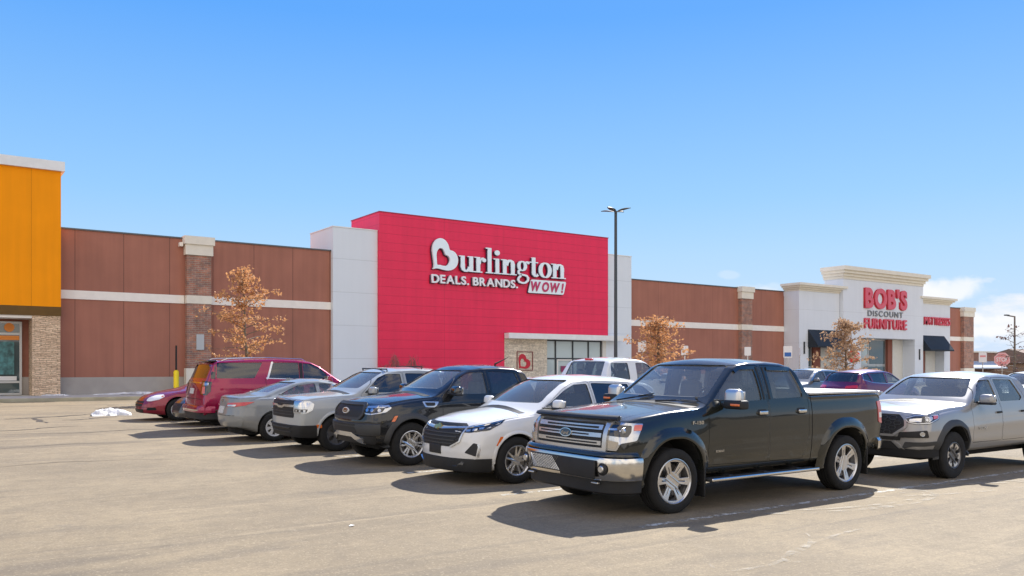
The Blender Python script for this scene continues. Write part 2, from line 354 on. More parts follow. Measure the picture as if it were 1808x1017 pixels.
def chaikin0(p, rg):
    q = [p[0]]
    for a, b_ in zip(p, p[1:]):
        for k in (1, 2, 3, 4): t_ = k/4; j = .08 if k < 4 else 0; q.append((a[0]+(b_[0]-a[0])*t_+rg.uniform(-j, j), a[1]+(b_[1]-a[1])*t_+rg.uniform(-j, j)))
    return q
CRACKS = [([(2.2, 30.35), (2.6, 30.4), (3.0, 30.45), (3.85, 30.9), (4.4, 31.3), (5.0, 31.9)], .22), ([(2.95, 30.4), (2.99, 29.6), (3.0, 28.8), (3.07, 27.9)], .16), ([(5.3, 29.9), (4.6, 29.4), (4.07, 28.9), (3.6, 28.9)], .14), ([(3.7, 26.3), (2.9, 26.0), (2.1, 25.4), (.8, 25.6)], .09), ([(5.6, 24.0), (4.6, 24.2), (3.6, 23.8), (1.5, 24.4)], .06), ([(4.6, 20.2), (2.9, 20.9), (1.0, 20.4), (-1.4, 21.3), (-4, 20.8)], .035), ([(-2, 17.5), (.2, 16.9), (2.1, 17.3), (4.2, 16.6)], .03)]
# tyre-polished salt swirls left on the asphalt
sm = mat('dried salt film', (.50, .46, .38), .9)
n = sm.node_tree.nodes; l = sm.node_tree.links; b = n['Principled BSDF']
tc = n.new('ShaderNodeTexCoord'); nn = n.new('ShaderNodeTexNoise'); nn.inputs['Scale'].default_value = 5; nn.inputs['Detail'].default_value = 7; l.new(tc.outputs['Object'], nn.inputs['Vector'])
tr = n.new('ShaderNodeBsdfTransparent'); ms_ = n.new('ShaderNodeMixShader'); rp = n.new('ShaderNodeMapRange'); rp.inputs[1].default_value = .42; rp.inputs[2].default_value = .75; rp.inputs[3].default_value = 0; rp.inputs[4].default_value = .55
l.new(nn.outputs['Fac'], rp.inputs[0]); l.new(rp.outputs[0], ms_.inputs[0]); l.new(tr.outputs[0], ms_.inputs[1]); l.new(b.outputs[0], ms_.inputs[2]); l.new(ms_.outputs[0], n['Material Output'].inputs[0])
bm = bmesh.new()
def ribbon(bm, pts, wd, dz=.008):
    vs = []
    for i, p in enumerate(pts):
        a = Vector(pts[max(i-1, 0)]); c_ = Vector(pts[min(i+1, len(pts)-1)]); d = (c_-a).normalized(); nrm = Vector((-d.y, d.x)); t = i/(len(pts)-1)
        ww = wd*math.sin(math.pi*min(max(t, .04), .96))**.5*(1+.3*math.sin(i*1.7))
        vs.append([bm.verts.new((p[0]+nrm.x*s*ww/2, p[1]+nrm.y*s*ww/2, gz(p[1])+dz)) for s in (-1, 1)])
    for q, s in zip(vs, vs[1:]): bm.faces.new((q[0], q[1], s[1], s[0]))
def arc(cx, cy, rx, ry, a0, a1, n_=28, rot=0):
    o = []
    for i in range(n_):
        t = R(a0+(a1-a0)*i/(n_-1)); x = rx*math.cos(t); y = ry*math.sin(t)
        o.append((cx+x*math.cos(R(rot))-y*math.sin(R(rot)), cy+x*math.sin(R(rot))+y*math.cos(R(rot))))
    return o
ribbon(bm, arc(10.2, 7.0, 1.9, .75, 190, 380, rot=-8), .12)
ribbon(bm, arc(10.3, 6.95, 1.6, .55, 180, 350, rot=-8), .08, .009)
ribbon(bm, arc(12.8, 6.6, 2.0, .4, 100, 300, rot=-12), .10)
ribbon(bm, arc(14.0, 6.1, 2.6, .5, 20, 200, rot=-20), .12, .010)
ribbon(bm, arc(15.2, 6.4, 2.2, .3, 90, 290, rot=-15), .10, .011)
ribbon(bm, arc(6.9, 5.5, 1.1, .35, 150, 340, rot=20), .07)
ribbon(bm, arc(7.9, 5.2, 1.3, .25, 40, 200, rot=10), .07, .009)
tag(obj('salt_streaks', bm, sm), kind='structure')

# open and sealed cracks wandering over the far lot
cm_ = mat('tarred crack', (.055, .045, .035), .8); bm = bmesh.new()
for pts_, w_ in CRACKS: ribbon(bm, chaikin0(pts_, rnd), w_, .006)
tag(obj('asphalt_cracks', bm, cm_), kind='structure')

# kerb and pavement along the shops
conc = mat('kerb concrete', (.38, .35, .25), .9, var=.2, vscale=1.5, bump=(40, .3))
conc2 = mat('pavement concrete', (.52, .50, .44), .9, var=.12, vscale=1.2, bump=(40, .3))
bm = bmesh.new(); z0 = .0105*33.6
box(bm, -60, 58.5, 41.65, 46, z0-.2, .52); tag(obj('pavement', bm, conc2), kind='structure')
bm = bmesh.new(); box(bm, -60, 58.5, 41.45, 41.648, z0-.2, .515)
bmesh.ops.bevel(bm, geom=[e for e in bm.edges if abs(e.verts[0].co.z-.515) < .001 and abs(e.verts[1].co.z-.515) < .001], offset=.03, segments=3, affect='EDGES')
tag(obj('kerb', bm, conc), kind='structure')
bm = bmesh.new(); box(bm, 58.6, 110, 40.2, 46, z0-.2, .50); tag(obj('pavement', bm, conc2), kind='structure')

# ---------------------------------------------------------------- buildings
def panel_mat(name, col, w_, h_, ox=0, oz=0, line=.35, lw=.012, var=.06, rough=.75, bumpk=.4):
    """wall coating with a grid of joints laid out in the object's own x / z"""
    m = mat(name, col, rough)
    n = m.node_tree.nodes; l = m.node_tree.links; b = n['Principled BSDF']
    tc = n.new('ShaderNodeTexCoord'); sp = n.new('ShaderNodeSeparateXYZ'); l.new(tc.outputs['Object'], sp.inputs[0])
    def joint(sock, per, o):
        a = n.new('ShaderNodeMath'); a.operation = 'SUBTRACT'; l.new(sock, a.inputs[0]); a.inputs[1].default_value = o
        q = n.new('ShaderNodeMath'); q.operation = 'PINGPONG'; l.new(a.outputs[0], q.inputs[0]); q.inputs[1].default_value = per/2
        r = n.new('ShaderNodeMath'); r.operation = 'LESS_THAN'; l.new(q.outputs[0], r.inputs[0]); r.inputs[1].default_value = lw
        return r.outputs[0]
    js = []
    if w_: js.append(joint(sp.outputs['X'], w_, ox))
    if h_: js.append(joint(sp.outputs['Z'], h_, oz))
    nn = n.new('ShaderNodeTexNoise'); nn.inputs['Scale'].default_value = .6; nn.inputs['Detail'].default_value = 6; l.new(tc.outputs['Object'], nn.inputs['Vector'])
    n2 = n.new('ShaderNodeTexNoise'); n2.inputs['Scale'].default_value = 1.0; n2.inputs['Detail'].default_value = 5
    mp_ = n.new('ShaderNodeMapping'); mp_.inputs['Scale'].default_value = (3.2, 3.2, .18); l.new(tc.outputs['Object'], mp_.inputs[0]); l.new(mp_.outputs[0], n2.inputs['Vector'])
    ad = n.new('ShaderNodeMath'); ad.operation = 'ADD'; l.new(nn.outputs['Fac'], ad.inputs[0]); l.new(n2.outputs['Fac'], ad.inputs[1])
    mr = n.new('ShaderNodeMapRange'); mr.inputs[1].default_value = .6; mr.inputs[2].default_value = 1.4; mr.inputs[3].default_value = 1-var; mr.inputs[4].default_value = 1+var; l.new(ad.outputs[0], mr.inputs[0])
    v = n.new('ShaderNodeVectorMath'); v.operation = 'SCALE'; v.inputs[0].default_value = col; l.new(mr.outputs[0], v.inputs['Scale'])
    last = v.outputs[0]
    if js:
        s = js[0]
        if len(js) > 1:
            q = n.new('ShaderNodeMath'); q.operation = 'MAXIMUM'; l.new(js[0], q.inputs[0]); l.new(js[1], q.inputs[1]); s = q.outputs[0]
        f = n.new('ShaderNodeMath'); f.operation = 'MULTIPLY'; l.new(s, f.inputs[0]); f.inputs[1].default_value = line
        mx = n.new('ShaderNodeMix'); mx.data_type = 'RGBA'; l.new(f.outputs[0], mx.inputs[0]); l.new(last, mx.inputs[6]); mx.inputs[7].default_value = (col[0]*.25, col[1]*.25, col[2]*.25, 1); last = mx.outputs[2]
        bp = n.new('ShaderNodeBump'); bp.inputs['Strength'].default_value = bumpk; bp.inputs['Distance'].default_value = .02; bp.invert = True; l.new(s, bp.inputs['Height'])
        l.new(bp.outputs[0], b.inputs['Normal'])
    l.new(last, b.inputs['Base Color'])
    return m
def brick_mat(name, c1, c2, mortar, bw, bh, scale=1.0, rough_=0, ms=.012, bias=0, bumpd=.02, rot=True):
    m = mat(name, c1, .85); n = m.node_tree.nodes; l = m.node_tree.links; b = n['Principled BSDF']
    tc = n.new('ShaderNodeTexCoord'); sp = n.new('ShaderNodeSeparateXYZ'); cb = n.new('ShaderNodeCombineXYZ'); l.new(tc.outputs['Object'], sp.inputs[0])
    ad = n.new('ShaderNodeMath'); ad.operation = 'ADD'; l.new(sp.outputs[0], ad.inputs[0]); l.new(sp.outputs[1], ad.inputs[1])
    l.new(ad.outputs[0], cb.inputs[0]); l.new(sp.outputs[2], cb.inputs[1])
    nz_ = n.new('ShaderNodeTexNoise'); nz_.inputs['Scale'].default_value = 3; l.new(tc.outputs['Object'], nz_.inputs['Vector'])
    br = n.new('ShaderNodeTexBrick'); br.inputs['Scale'].default_value = scale; br.inputs['Brick Width'].default_value = bw; br.inputs['Row Height'].default_value = bh; br.inputs['Mortar Size'].default_value = ms
    br.inputs['Color1'].default_value = (*c1, 1); br.inputs['Color2'].default_value = (*c2, 1); br.inputs['Mortar'].default_value = (*mortar, 1); br.inputs['Bias'].default_value = bias
    if rough_:
        nd_ = n.new('ShaderNodeTexNoise'); nd_.inputs['Scale'].default_value = 2.2; nd_.inputs['Detail'].default_value = 4; l.new(tc.outputs['Object'], nd_.inputs['Vector'])
        sc_ = n.new('ShaderNodeVectorMath'); sc_.operation = 'SCALE'; sc_.inputs['Scale'].default_value = rough_; l.new(nd_.outputs['Color'], sc_.inputs[0])
        av = n.new('ShaderNodeVectorMath'); av.operation = 'ADD'; l.new(cb.outputs[0], av.inputs[0]); l.new(sc_.outputs[0], av.inputs[1]); l.new(av.outputs[0], br.inputs['Vector'])
        nz_.inputs['Scale'].default_value = 9; nz_.inputs['Detail'].default_value = 6
    else: l.new(cb.outputs[0], br.inputs['Vector'])
    mr = n.new('ShaderNodeMapRange'); mr.inputs[1].default_value = .3; mr.inputs[2].default_value = .7; mr.inputs[3].default_value = .75; mr.inputs[4].default_value = 1.25; l.new(nz_.outputs['Fac'], mr.inputs[0])
    v = n.new('ShaderNodeVectorMath'); v.operation = 'SCALE'; l.new(br.outputs['Color'], v.inputs[0]); l.new(mr.outputs[0], v.inputs['Scale']); l.new(v.outputs[0], b.inputs['Base Color'])
    bp = n.new('ShaderNodeBump'); bp.inputs['Strength'].default_value = .7; bp.inputs['Distance'].default_value = bumpd; bp.invert = True; l.new(br.outputs['Fac'], bp.inputs['Height']); l.new(bp.outputs[0], b.inputs['Normal'])
    return m
MB = {}
MB['brown'] = panel_mat('brown stucco', (.345, .140, .094), 2.17, 0, 6.23+.0, 0, line=.55, lw=.020, var=.16)
MB['brown2'] = panel_mat('brown stucco wide', (.345, .140, .094), 5.9, 0, 15.76, 0, line=.4, lw=.02, var=.16)
MB['orange'] = panel_mat('orange stucco', (.93, .315, .0), 4.6, 0, 4.33, 0, line=.35, lw=.015, var=.08, rough=1.0)
MB['band'] = mat('ochre band', (.13, .068, .012), .8, var=.1)
MB['whitecap'] = mat('white metal coping', (.75, .77, .77), .5, var=.05)
MB['coping'] = mat('grey coping', (.10, .115, .125), .5)
MB['greybase'] = mat('grey base paint', (.38, .35, .32), .85, var=.08, vscale=1.5)
MB['stripe'] = mat('white band', (.82, .78, .72), .8, var=.04)
MB['whitepanel'] = panel_mat('white wall panel', (.68, .74, .79), 0, 1.9, 0, .45, line=.25, lw=.015, var=.03)
MB['red'] = panel_mat('red wall panel', (.78, .014, .076), 4.42, .52, 22.1, .35, line=.30, lw=.014, var=.09, rough=.45)
MB['stone'] = brick_mat('tan ledge stone', (.80, .60, .41), (.58, .41, .27), (.24, .17, .11), .47, .085, rough_=.28, ms=.008, bumpd=.05)
MB['stone2'] = brick_mat('pale ledge stone', (.74, .66, .52), (.58, .51, .40), (.48, .42, .33), .7, .11, rough_=.22, ms=.008, bumpd=.03)
MB['brick'] = brick_mat('brown brick', (.40, .17, .11), (.24, .14, .12), (.36, .29, .23), .30, .10, ms=.012)
MB['cream'] = mat('cream moulding', (.74, .70, .60), .8, var=.05)
MB['white'] = panel_mat('pale stucco', (.69, .73, .78), 0, 2.8, 0, 1.1, line=.2, lw=.015, var=.04)
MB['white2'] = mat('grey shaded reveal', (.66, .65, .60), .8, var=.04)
MB['awning'] = mat('black awning cloth', (.010, .016, .024), .7, var=.2, vscale=1)
MB['alu'] = mat('aluminium frame', (.50, .51, .51), .4, .4)
MB['dframe'] = mat('dark frame', (.03, .035, .04), .5)
MB['pane'] = mat('shop glass', (.055, .085, .090), .03, 0, spec=1.0)
MB['panelight'] = mat('pale shop glass', (.44, .52, .52), .05, 0, spec=1.0)
MB['snow'] = mat('snow', (.66, .65, .63), .7, bump=(8, .8), var=.32, vscale=3.5)
MB['signwhite'] = mat('white sign face', (.80, .92, .98), .45)
MB['signwhite2'] = mat('bright sign face', (.82, .86, .90), .45)
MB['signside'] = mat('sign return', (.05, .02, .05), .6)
MB['pinkletter'] = mat('pink red sign face', (.66, .10, .14), .45)
MB['redletter'] = mat('red sign face', (.52, .012, .03), .45)
MB['greyletter'] = mat('grey sign face', (.19, .20, .22), .5)
MB['yellow'] = mat('yellow bollard sleeve', (.92, .68, .005), .45)
MB['brickred'] = mat('rust door pier', (.26, .09, .06), .8)
YW = 45.6; ZB = .50

def window(parent, x0, x1, z0, z1, y, cols, rows, fm, pm, fw=.07, name='window'):
    """frame of bars with one pane sheet behind"""
    bm = bmesh.new(); d0, d1 = y-.10, y
    for i in range(len(cols)):
        xx = cols[i]; box(bm, xx-fw/2, xx+fw/2, d0, d1, z0+fw, z1-fw)
    box(bm, x0, x1, d0, d1, z0, z0+fw-.002); box(bm, x0, x1, d0, d1, z1-fw+.002, z1)
    box(bm, x0, x0+fw, d0, d1, z0+fw, z1-fw); box(bm, x1-fw, x1, d0, d1, z0+fw, z1-fw)
    edges = sorted([x0+fw/2] + list(cols) + [x1-fw/2])
    for r in rows:
        for a, c_ in zip(edges, edges[1:]): box(bm, a+fw/2+.001, c_-fw/2-.001, d0+.01, d1, r-fw/2, r+fw/2)
    f = obj(name, bm, fm, parent)
    obj('pane', bx((x0+.01, x1-.01, y-.04, y-.02, z0+.01, z1-.01)), pm, f)
    return f

# --- orange fronted shop, far left
t = empty('orange_shop', (0, 46, ZB)); tag(t, 'orange fronted shop with stone pier and white coping at the far left of the parade', 'shop')
def P(name, m, *b, parent=None):
    if name in ('wall_light',) and len(b) > 1: return [P(name, m, q, parent=parent) for q in b]
    o = obj(name, bx(*[(q[0], q[1], q[2], q[3], q[4], q[5]) for q in b]), m); o.parent = parent
    if parent is not None: o.matrix_parent_inverse = parent.matrix_basis.inverted()
    return o
P('wall', MB['orange'], (-16, 5.55, 44.95, 60, 4.68, 11.05), parent=t)
P('roof_coping', MB['whitecap'], (-16.1, 5.70, 44.80, 60.1, 11.055, 11.50), parent=t)
P('fascia_band', MB['band'], (-16, 5.56, 44.93, 46.5, 4.25, 4.677), parent=t)
P('wall', MB['brown'], (-16, 5.3, 46.505, 60, ZB-.1, 4.675), parent=t)
P('stone_pier', MB['stone'], (4.37, 5.53, 44.98, 46.5, ZB, 4.245), parent=t)
P('stone_pier', MB['stone'], (-3.6, -2.4, 44.98, 46.5, ZB, 4.245), parent=t)
P('base_course', MB['greybase'], (4.08, 4.365, 46.40, 46.503, ZB, 1.38), parent=t)
P('soffit', MB['stripe'], (-2.39, 4.36, 45.0, 46.5, 4.12, 4.245), parent=t)
W_ = window(t, .2, 4.07, ZB+.03, 4.0, 46.4, [1.2, 2.1, 3.05], [1.15, 3.42], MB['alu'], MB['pane'], .10); W_.parent = t; W_.matrix_parent_inverse = t.matrix_basis.inverted()
so_ = mat('orange film', (.75, .25, .03), .5)
for q in (2.6, 3.55): 
    bm = bmesh.new(); bmesh.ops.create_circle(bm, cap_ends=True, segments=24, radius=.21, matrix=Matrix.Translation((q, 46.29, 3.72)) @ Matrix.Rotation(R(90), 4, 'X')); f_ = obj('window_sticker', bm, so_); f_.parent = W_
P('window_sticker', so_, (2.15, 3.96, 46.28, 46.29, 3.13, 3.33)).parent = W_
dk = mat('teal window poster', (.05, .16, .17), .5, var=.6, vscale=5)
P('window_poster', dk, (2.2, 3.75, 46.29, 46.295, 1.5, 3.05)).parent = W_
wt = mat('white vinyl', (.7, .7, .7), .5)
P('window_decal', wt, (2.3, 3.85, 46.275, 46.28, 1.22, 1.42)).parent = W_

# --- brown walled store between the orange shop and the red store
def brown_wing(label, x0, x1, zt, pil, stripes, m, zs0=5.13, zs1=5.55, base=True, name='brown_retail_building'):
    t = empty(name, (x0, 46, ZB)); tag(t, label, 'shop')
    segs = []; a = x0
    for p0, p1 in pil: segs.append((a, p0)); a = p1
    if a < x1: segs.append((a, x1))
    P('wall', m, (x0, x1, YW, 62, ZB-.1, zt), parent=t)
    P('roof_coping', MB['coping'], *[(s0+.0, s1, YW-.06, YW+.5, zt+.002, zt+.07) for s0, s1 in segs], parent=t)
    P('wall_band', MB['stripe'], *[(s0, s1, YW-.05, YW-.002, zs0, zs1) for s0, s1 in segs], parent=t)
    if base: P('base_course', MB['greybase'], *[(s0, s1, YW-.04, YW-.002, ZB-.1, 1.36) for s0, s1 in segs], parent=t)
    for p0, p1 in pil:
        q = P('pilaster', MB['brick'], (p0+.06, p1-.06, YW-.35, YW-.001, 1.8, zs0), (p0+.06, p1-.06, YW-.35, YW-.001, zs1, zt-.85), parent=t)
        P('pilaster_base', MB['cream'], (p0, p1, YW-.42, YW-.001, ZB-.1, 1.797), parent=t)
        P('pilaster_band', MB['cream'], (p0+.03, p1-.03, YW-.38, YW-.001, zs0+.003, zs1-.003), parent=t)
        P('pilaster_cap', MB['cream'], (p0-.02, p1+.02, YW-.42, YW+.5, zt-.84, zt-.30), (p0-.09, p1+.09, YW-.50, YW+.55, zt-.297, zt+.12), parent=t)
    return t
bl = brown_wing('brown stucco store wall with brick pilaster between the orange shop and the red store', 5.56, 19.32, 8.47, [(11.28, 12.62)], None, MB['brown'])
P('wall_plate', mat('grey plate', (.45, .48, .50), .5), (11.80, 12.18, YW-.40, YW-.352, 2.75, 3.55), parent=bl)
q_ = P('wall_camera', MB['stripe'], (11.0, 11.16, YW-.3, YW-.002, 8.05, 8.25), parent=bl)

# --- red store
t = empty('red_store', (30, 46, ZB)); tag(t, 'red panelled store with white side walls and a large white heart sign', 'shop')
red_store = t
P('wall', MB['whitepanel'], (19.33, 22.11, YW-.28, 48.7, ZB-.1, 9.83), parent=t)
P('wall', MB['whitepanel'], (39.84, 42.26, YW-.28, 48.7, ZB-.1, 9.83), parent=t)
P('roof_coping', MB['whitecap'], (19.30, 22.11, YW-.31, 48.72, 9.833, 9.89), (39.84, 42.29, YW-.31, 48.72, 9.833, 9.89), parent=t)
P('red_panel_wall', MB['red'], (22.12, 39.83, YW-.50, 49.0, 4.10, 10.93), (22.12, 30.98, YW-.50, 49.0, ZB-.1, 4.097), parent=t)
P('roof_coping', mat('red coping', (.36, .012, .04), .4), (22.09, 39.86, YW-.53, 49.05, 10.933, 10.99), parent=t)
P('canopy', MB['whitecap'], (30.99, 40.9, YW-1.0, YW-.02, 3.72, 4.07), parent=t)
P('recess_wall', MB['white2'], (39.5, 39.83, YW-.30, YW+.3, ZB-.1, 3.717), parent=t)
P('stone_wall', MB['stone2'], (30.985, 34.5, YW-.42, 48, ZB-.1, 3.715), parent=t)
W_ = window(t, 34.5, 39.5, ZB, 3.715, YW-.1, [35.4, 36.9, 38.3], [2.45], MB['dframe'], MB['panelight'], .09); W_.parent = t; W_.matrix_parent_inverse = t.matrix_basis.inverted()
P('door_frame', MB['stripe'], (35.5, 35.58, YW-.24, YW-.201, ZB, 2.4), (36.7, 36.78, YW-.24, YW-.201, ZB, 2.4), (35.58, 36.7, YW-.24, YW-.201, 2.32, 2.4), parent=t)
P('door_sticker', mat('maroon sticker', (.25, .03, .10), .5), (35.85, 36.4, YW-.24, YW-.205, 1.55, 1.95), parent=t)
sq = P('wall_sign', mat('sign frame', (.20, .05, .05), .5), (32.0, 32.05, YW-.47, YW-.421, 1.7, 2.85), (33.25, 33.30, YW-.47, YW-.421, 1.7, 2.85), (32.0, 33.30, YW-.47, YW-.421, 2.853, 2.90), (32.0, 33.30, YW-.47, YW-.421, 1.65, 1.697), parent=t)
OUT = [(25.8,7.84),(25.92,8.05),(25.84,8.57),(25.76,9.08),(25.86,9.45),(26.08,9.7),(26.37,9.79),(26.67,9.7),(26.88,9.48),(26.97,9.23),(27.02,9.08),(27.24,9.07),(27.47,8.93),(27.62,8.65),(27.61,8.33),(27.46,8.06),(27.18,7.88),(26.88,7.82),(26.52,7.86),(26.22,7.92),(26.01,7.91)]
INN = [(26.1,8.12),(26.08,8.43),(26.05,8.79),(26.13,9.03),(26.31,9.18),(26.52,9.14),(26.64,8.97),(26.69,8.78),(26.88,8.75),(27.03,8.6),(27.03,8.39),(26.91,8.2),(26.76,8.10),(26.52,8.10),(26.28,8.15)]
def chaikin(p, closed=True, it=1):
    for _ in range(it):
        q = []; n_ = len(p)
        rng = range(n_) if closed else range(n_-1)
        if not closed: q.append(tuple(p[0]))
        for i in rng:
            a, c_ = p[i], p[(i+1) % n_]
            q.append(tuple(a[k]*.75+c_[k]*.25 for k in range(len(a)))); q.append(tuple(a[k]*.25+c_[k]*.75 for k in range(len(a))))
        if not closed: q.append(tuple(p[-1]))
        p = q
    return p
def rnd2(p): return chaikin(p, True, 2)
MB['crimson'] = mat('crimson sign face', (.52, .04, .13), .5)
def wall_shape(name, polys, y, depth, m, parent):
    me = curve_mesh(polys, depth/2); me.transform(Matrix.Rotation(R(90), 4, 'X')); me.transform(Matrix.Translation((0, y-depth/2, 0)))
    return link(name, me, m, parent)
YS = YW-.50-.12
sign = empty('store_sign', (0, 0, 0)); sign.parent = red_store; sign.matrix_parent_inverse = red_store.matrix_basis.inverted()
sign.location = (.224, 0, -.055); sign.scale = (.982, 1, 1)
wall_shape('heart_emblem', [chaikin(OUT), chaikin(INN)], YS, .14, MB['signwhite'], sign)
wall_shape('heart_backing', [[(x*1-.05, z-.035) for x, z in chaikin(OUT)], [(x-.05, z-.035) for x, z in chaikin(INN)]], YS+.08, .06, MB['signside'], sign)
# small heart on the stone wall
def smap(p): return [(32.15+(x-25.8)*.52, 1.75+(z-7.8)*.50) for x, z in p]
wall_shape('heart_emblem', [smap(chaikin(OUT)), smap(chaikin(INN))], YW-.425, .03, MB['redletter'], sq)
# didone lower-case letters drawn with a broad pen: thick verticals, hairline horizontals
def pen(path, thick=.27, thin=.085, closed=False):
    L_, R_ = [], []
    n_ = len(path)
    for i in range(n_):
        a = Vector(path[(i-1) % n_ if closed else max(i-1, 0)]); c_ = Vector(path[(i+1) % n_ if closed else min(i+1, n_-1)])
        d = (c_-a).normalized(); w_ = thin+(thick-thin)*abs(d.y)**1.6; nr = Vector((-d.y, d.x))*w_/2; p = Vector(path[i])
        L_.append(tuple(p+nr)); R_.append(tuple(p-nr))
    return [L_, R_] if closed else [L_+R_[::-1]]
def ell(cx, cy, rx, ry, a0=0, a1=360, n_=28): 
    return [(cx+rx*math.cos(R(a0+(a1-a0)*i/n_)), cy+ry*math.sin(R(a0+(a1-a0)*i/n_))) for i in range(n_ + (0 if abs(a1-a0) == 360 else 1))]
def rc(x0, x1, y0, y1): return [[(x0, y0), (x1, y0), (x1, y1), (x0, y1)]]
S = .245; H_ = .06
def stem(x, y0, y1): return rc(x-S/2, x+S/2, y0, y1)
def ser(x, y, a=.13, b=.13): return rc(x-S/2-a, x+S/2+b, y-H_/2 if y > .5 else y, (y-H_/2 if y > .5 else y)+H_)
G = {
 'u': (.98, [stem(.22, .35, 1), rc(.0, .1, .93, 1.0), pen([(.22, .45), (.22, .30), (.26, .14), (.36, .05), (.47, .04), (.60, .12), (.68, .28)], .27, .10), stem(.76, 0, 1), rc(.55, .63, .93, 1.0), rc(.88, 1.0, 0, .07)]),
 'r': (.72, [stem(.24, .07, 1), rc(.0, .11, .93, 1.0), rc(.0, .5, 0, .07), pen([(.34, .55), (.38, .80), (.48, .93), (.58, .95)], .10, .10), [ell(.62, .82, .13, .13)]]),
 'l': (.52, [stem(.26, .07, 1.66), rc(.02, .13, 1.59, 1.66), rc(.02, .5, 0, .07)]),
 'i': (.52, [stem(.26, .07, 1), rc(.02, .13, .93, 1.0), rc(.02, .5, 0, .07), [ell(.25, 1.38, .17, .17)]]),
 'n': (1.06, [stem(.24, .07, 1), rc(.0, .11, .93, 1.0), rc(.0, .5, 0, .07), pen([(.34, .62), (.40, .82), (.52, .93), (.64, .95), (.75, .86), (.79, .70), (.79, .5)], .27, .10), stem(.79, .07, .55), rc(.55, 1.05, 0, .07)]),
 'o': (.92, [pen(ell(.46, .5, .34, .48), .27, .08, True)]),
 't': (.64, [stem(.27, .25, 1.3), rc(.0, .13, .93, 1.0), rc(.41, .58, .93, 1.0), pen([(.27, .35), (.28, .18), (.36, .07), (.46, .05), (.58, .16)], .27, .09)]),
 'g': (.92, [pen(ell(.38, .66, .23, .30), .22, .07, True), pen([(.60, .86), (.68, .95), (.76, .96)], .09, .09), [ell(.80, .90, .09, .09)], pen([(.22, .40), (.12, .28), (.13, .16), (.26, .09), (.50, .06), (.70, .02), (.80, -.12), (.78, -.30), (.62, -.44), (.40, -.48), (.18, -.42), (.10, -.28), (.14, -.14), (.26, -.02), (.34, .08)], .15, .12)]),
}
def word(parent, name, text, x0, x1, z0, xh, y, m):
    tot = sum(G[c_][0] for c_ in text); k = (x1-x0)/tot; x = x0
    for ci, c_ in enumerate(text):
        bm = bmesh.new()
        for si, polys in enumerate(G[c_][1]):
            me = curve_mesh([[(x+px*k, z0+pz*xh) for px, pz in p] for p in polys], .06+.002*si)
            bm.from_mesh(me); bpy.data.meshes.remove(me)
        bmesh.ops.rotate(bm, verts=bm.verts, cent=(0, 0, 0), matrix=Matrix.Rotation(R(90), 3, 'X')); bmesh.ops.translate(bm, verts=bm.verts, vec=(0, y-.06, 0))
        o = obj(name, bm, m, parent); x += G[c_][0]*k
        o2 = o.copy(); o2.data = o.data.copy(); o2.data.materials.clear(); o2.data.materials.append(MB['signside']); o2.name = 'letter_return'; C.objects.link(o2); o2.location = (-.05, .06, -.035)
word(sign, 'letter', 'urlington', 27.72, 36.28, 7.86, .97, YS, MB['signwhite'])
letters('letter', 'DEALS. BRANDS.', 25.74, 32.25, 7.03, 7.55, YS, MB['signwhite2'], sign, off=.025, depth=.12, gap=.13)
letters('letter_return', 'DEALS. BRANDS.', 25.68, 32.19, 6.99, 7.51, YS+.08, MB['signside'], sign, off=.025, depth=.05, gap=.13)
wall_shape('sign_backing', [[(33.14, 6.84), (33.22, 6.80), (36.08, 6.80), (36.16, 6.86), (36.36, 7.62), (36.30, 7.68), (33.46, 7.68), (33.36, 7.62)]], YS+.02, .06, MB['signwhite'], sign)
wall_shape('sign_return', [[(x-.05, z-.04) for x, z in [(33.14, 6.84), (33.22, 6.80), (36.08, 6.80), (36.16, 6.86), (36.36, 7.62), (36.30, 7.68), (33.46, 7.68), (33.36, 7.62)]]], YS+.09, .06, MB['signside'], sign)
letters('letter', 'WOW!', 33.34, 36.12, 6.92, 7.56, YS-.061, MB['crimson'], sign, off=.035, depth=.03, gap=.20, shear=.2)

# --- brown wall between the red store and the furniture store
brown_wing('brown stucco store wall right of the red store, reaching to the furniture store', 42.27, 59.95, 8.24, [(54.14, 55.53)], None, MB['brown2'], 4.88, 5.32)

# --- furniture store
t = empty('furniture_store', (72, 46, ZB)); fs = t; tag(t, 'pale furniture store with cream cornices, black awnings and red lettering', 'shop')
def cornice(x0, x1, y0, y1, z0, z1, sides=True):
    k = 4; bs = []
    prof = [(.04, .0, .22), (.16, .22, .45), (.34, .45, .68), (.50, .68, 1.0)]
    for o_, a, b_ in prof: bs.append((x0-o_, x1+o_, y0-o_, y1, z0+(z1-z0)*a+.001, z0+(z1-z0)*b_))
    return bs
YF = 44.1
# left wing
P('wing_wall', MB['white'], (59.97, 61.2, YF, 45.6, ZB-.1, 8.25), (61.203, 65.57, YF, 45.6, 4.99, 8.25), parent=t)
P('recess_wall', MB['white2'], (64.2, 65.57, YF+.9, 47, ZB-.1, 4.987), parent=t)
P('cornice', MB['cream'], *cornice(59.97, 65.58, YF, 45.6, 8.252, 8.88), parent=t)
W_ = window(t, 61.21, 63.2, ZB, 4.98, YF+1.2, [62.2], [1.9], MB['alu'], MB['pane'], .12); W_.parent = t; W_.matrix_parent_inverse = t.matrix_basis.inverted()
P('pier', MB['brickred'], (63.22, 64.19, YF+.95, YF+1.5, ZB-.1, 4.98), parent=t)
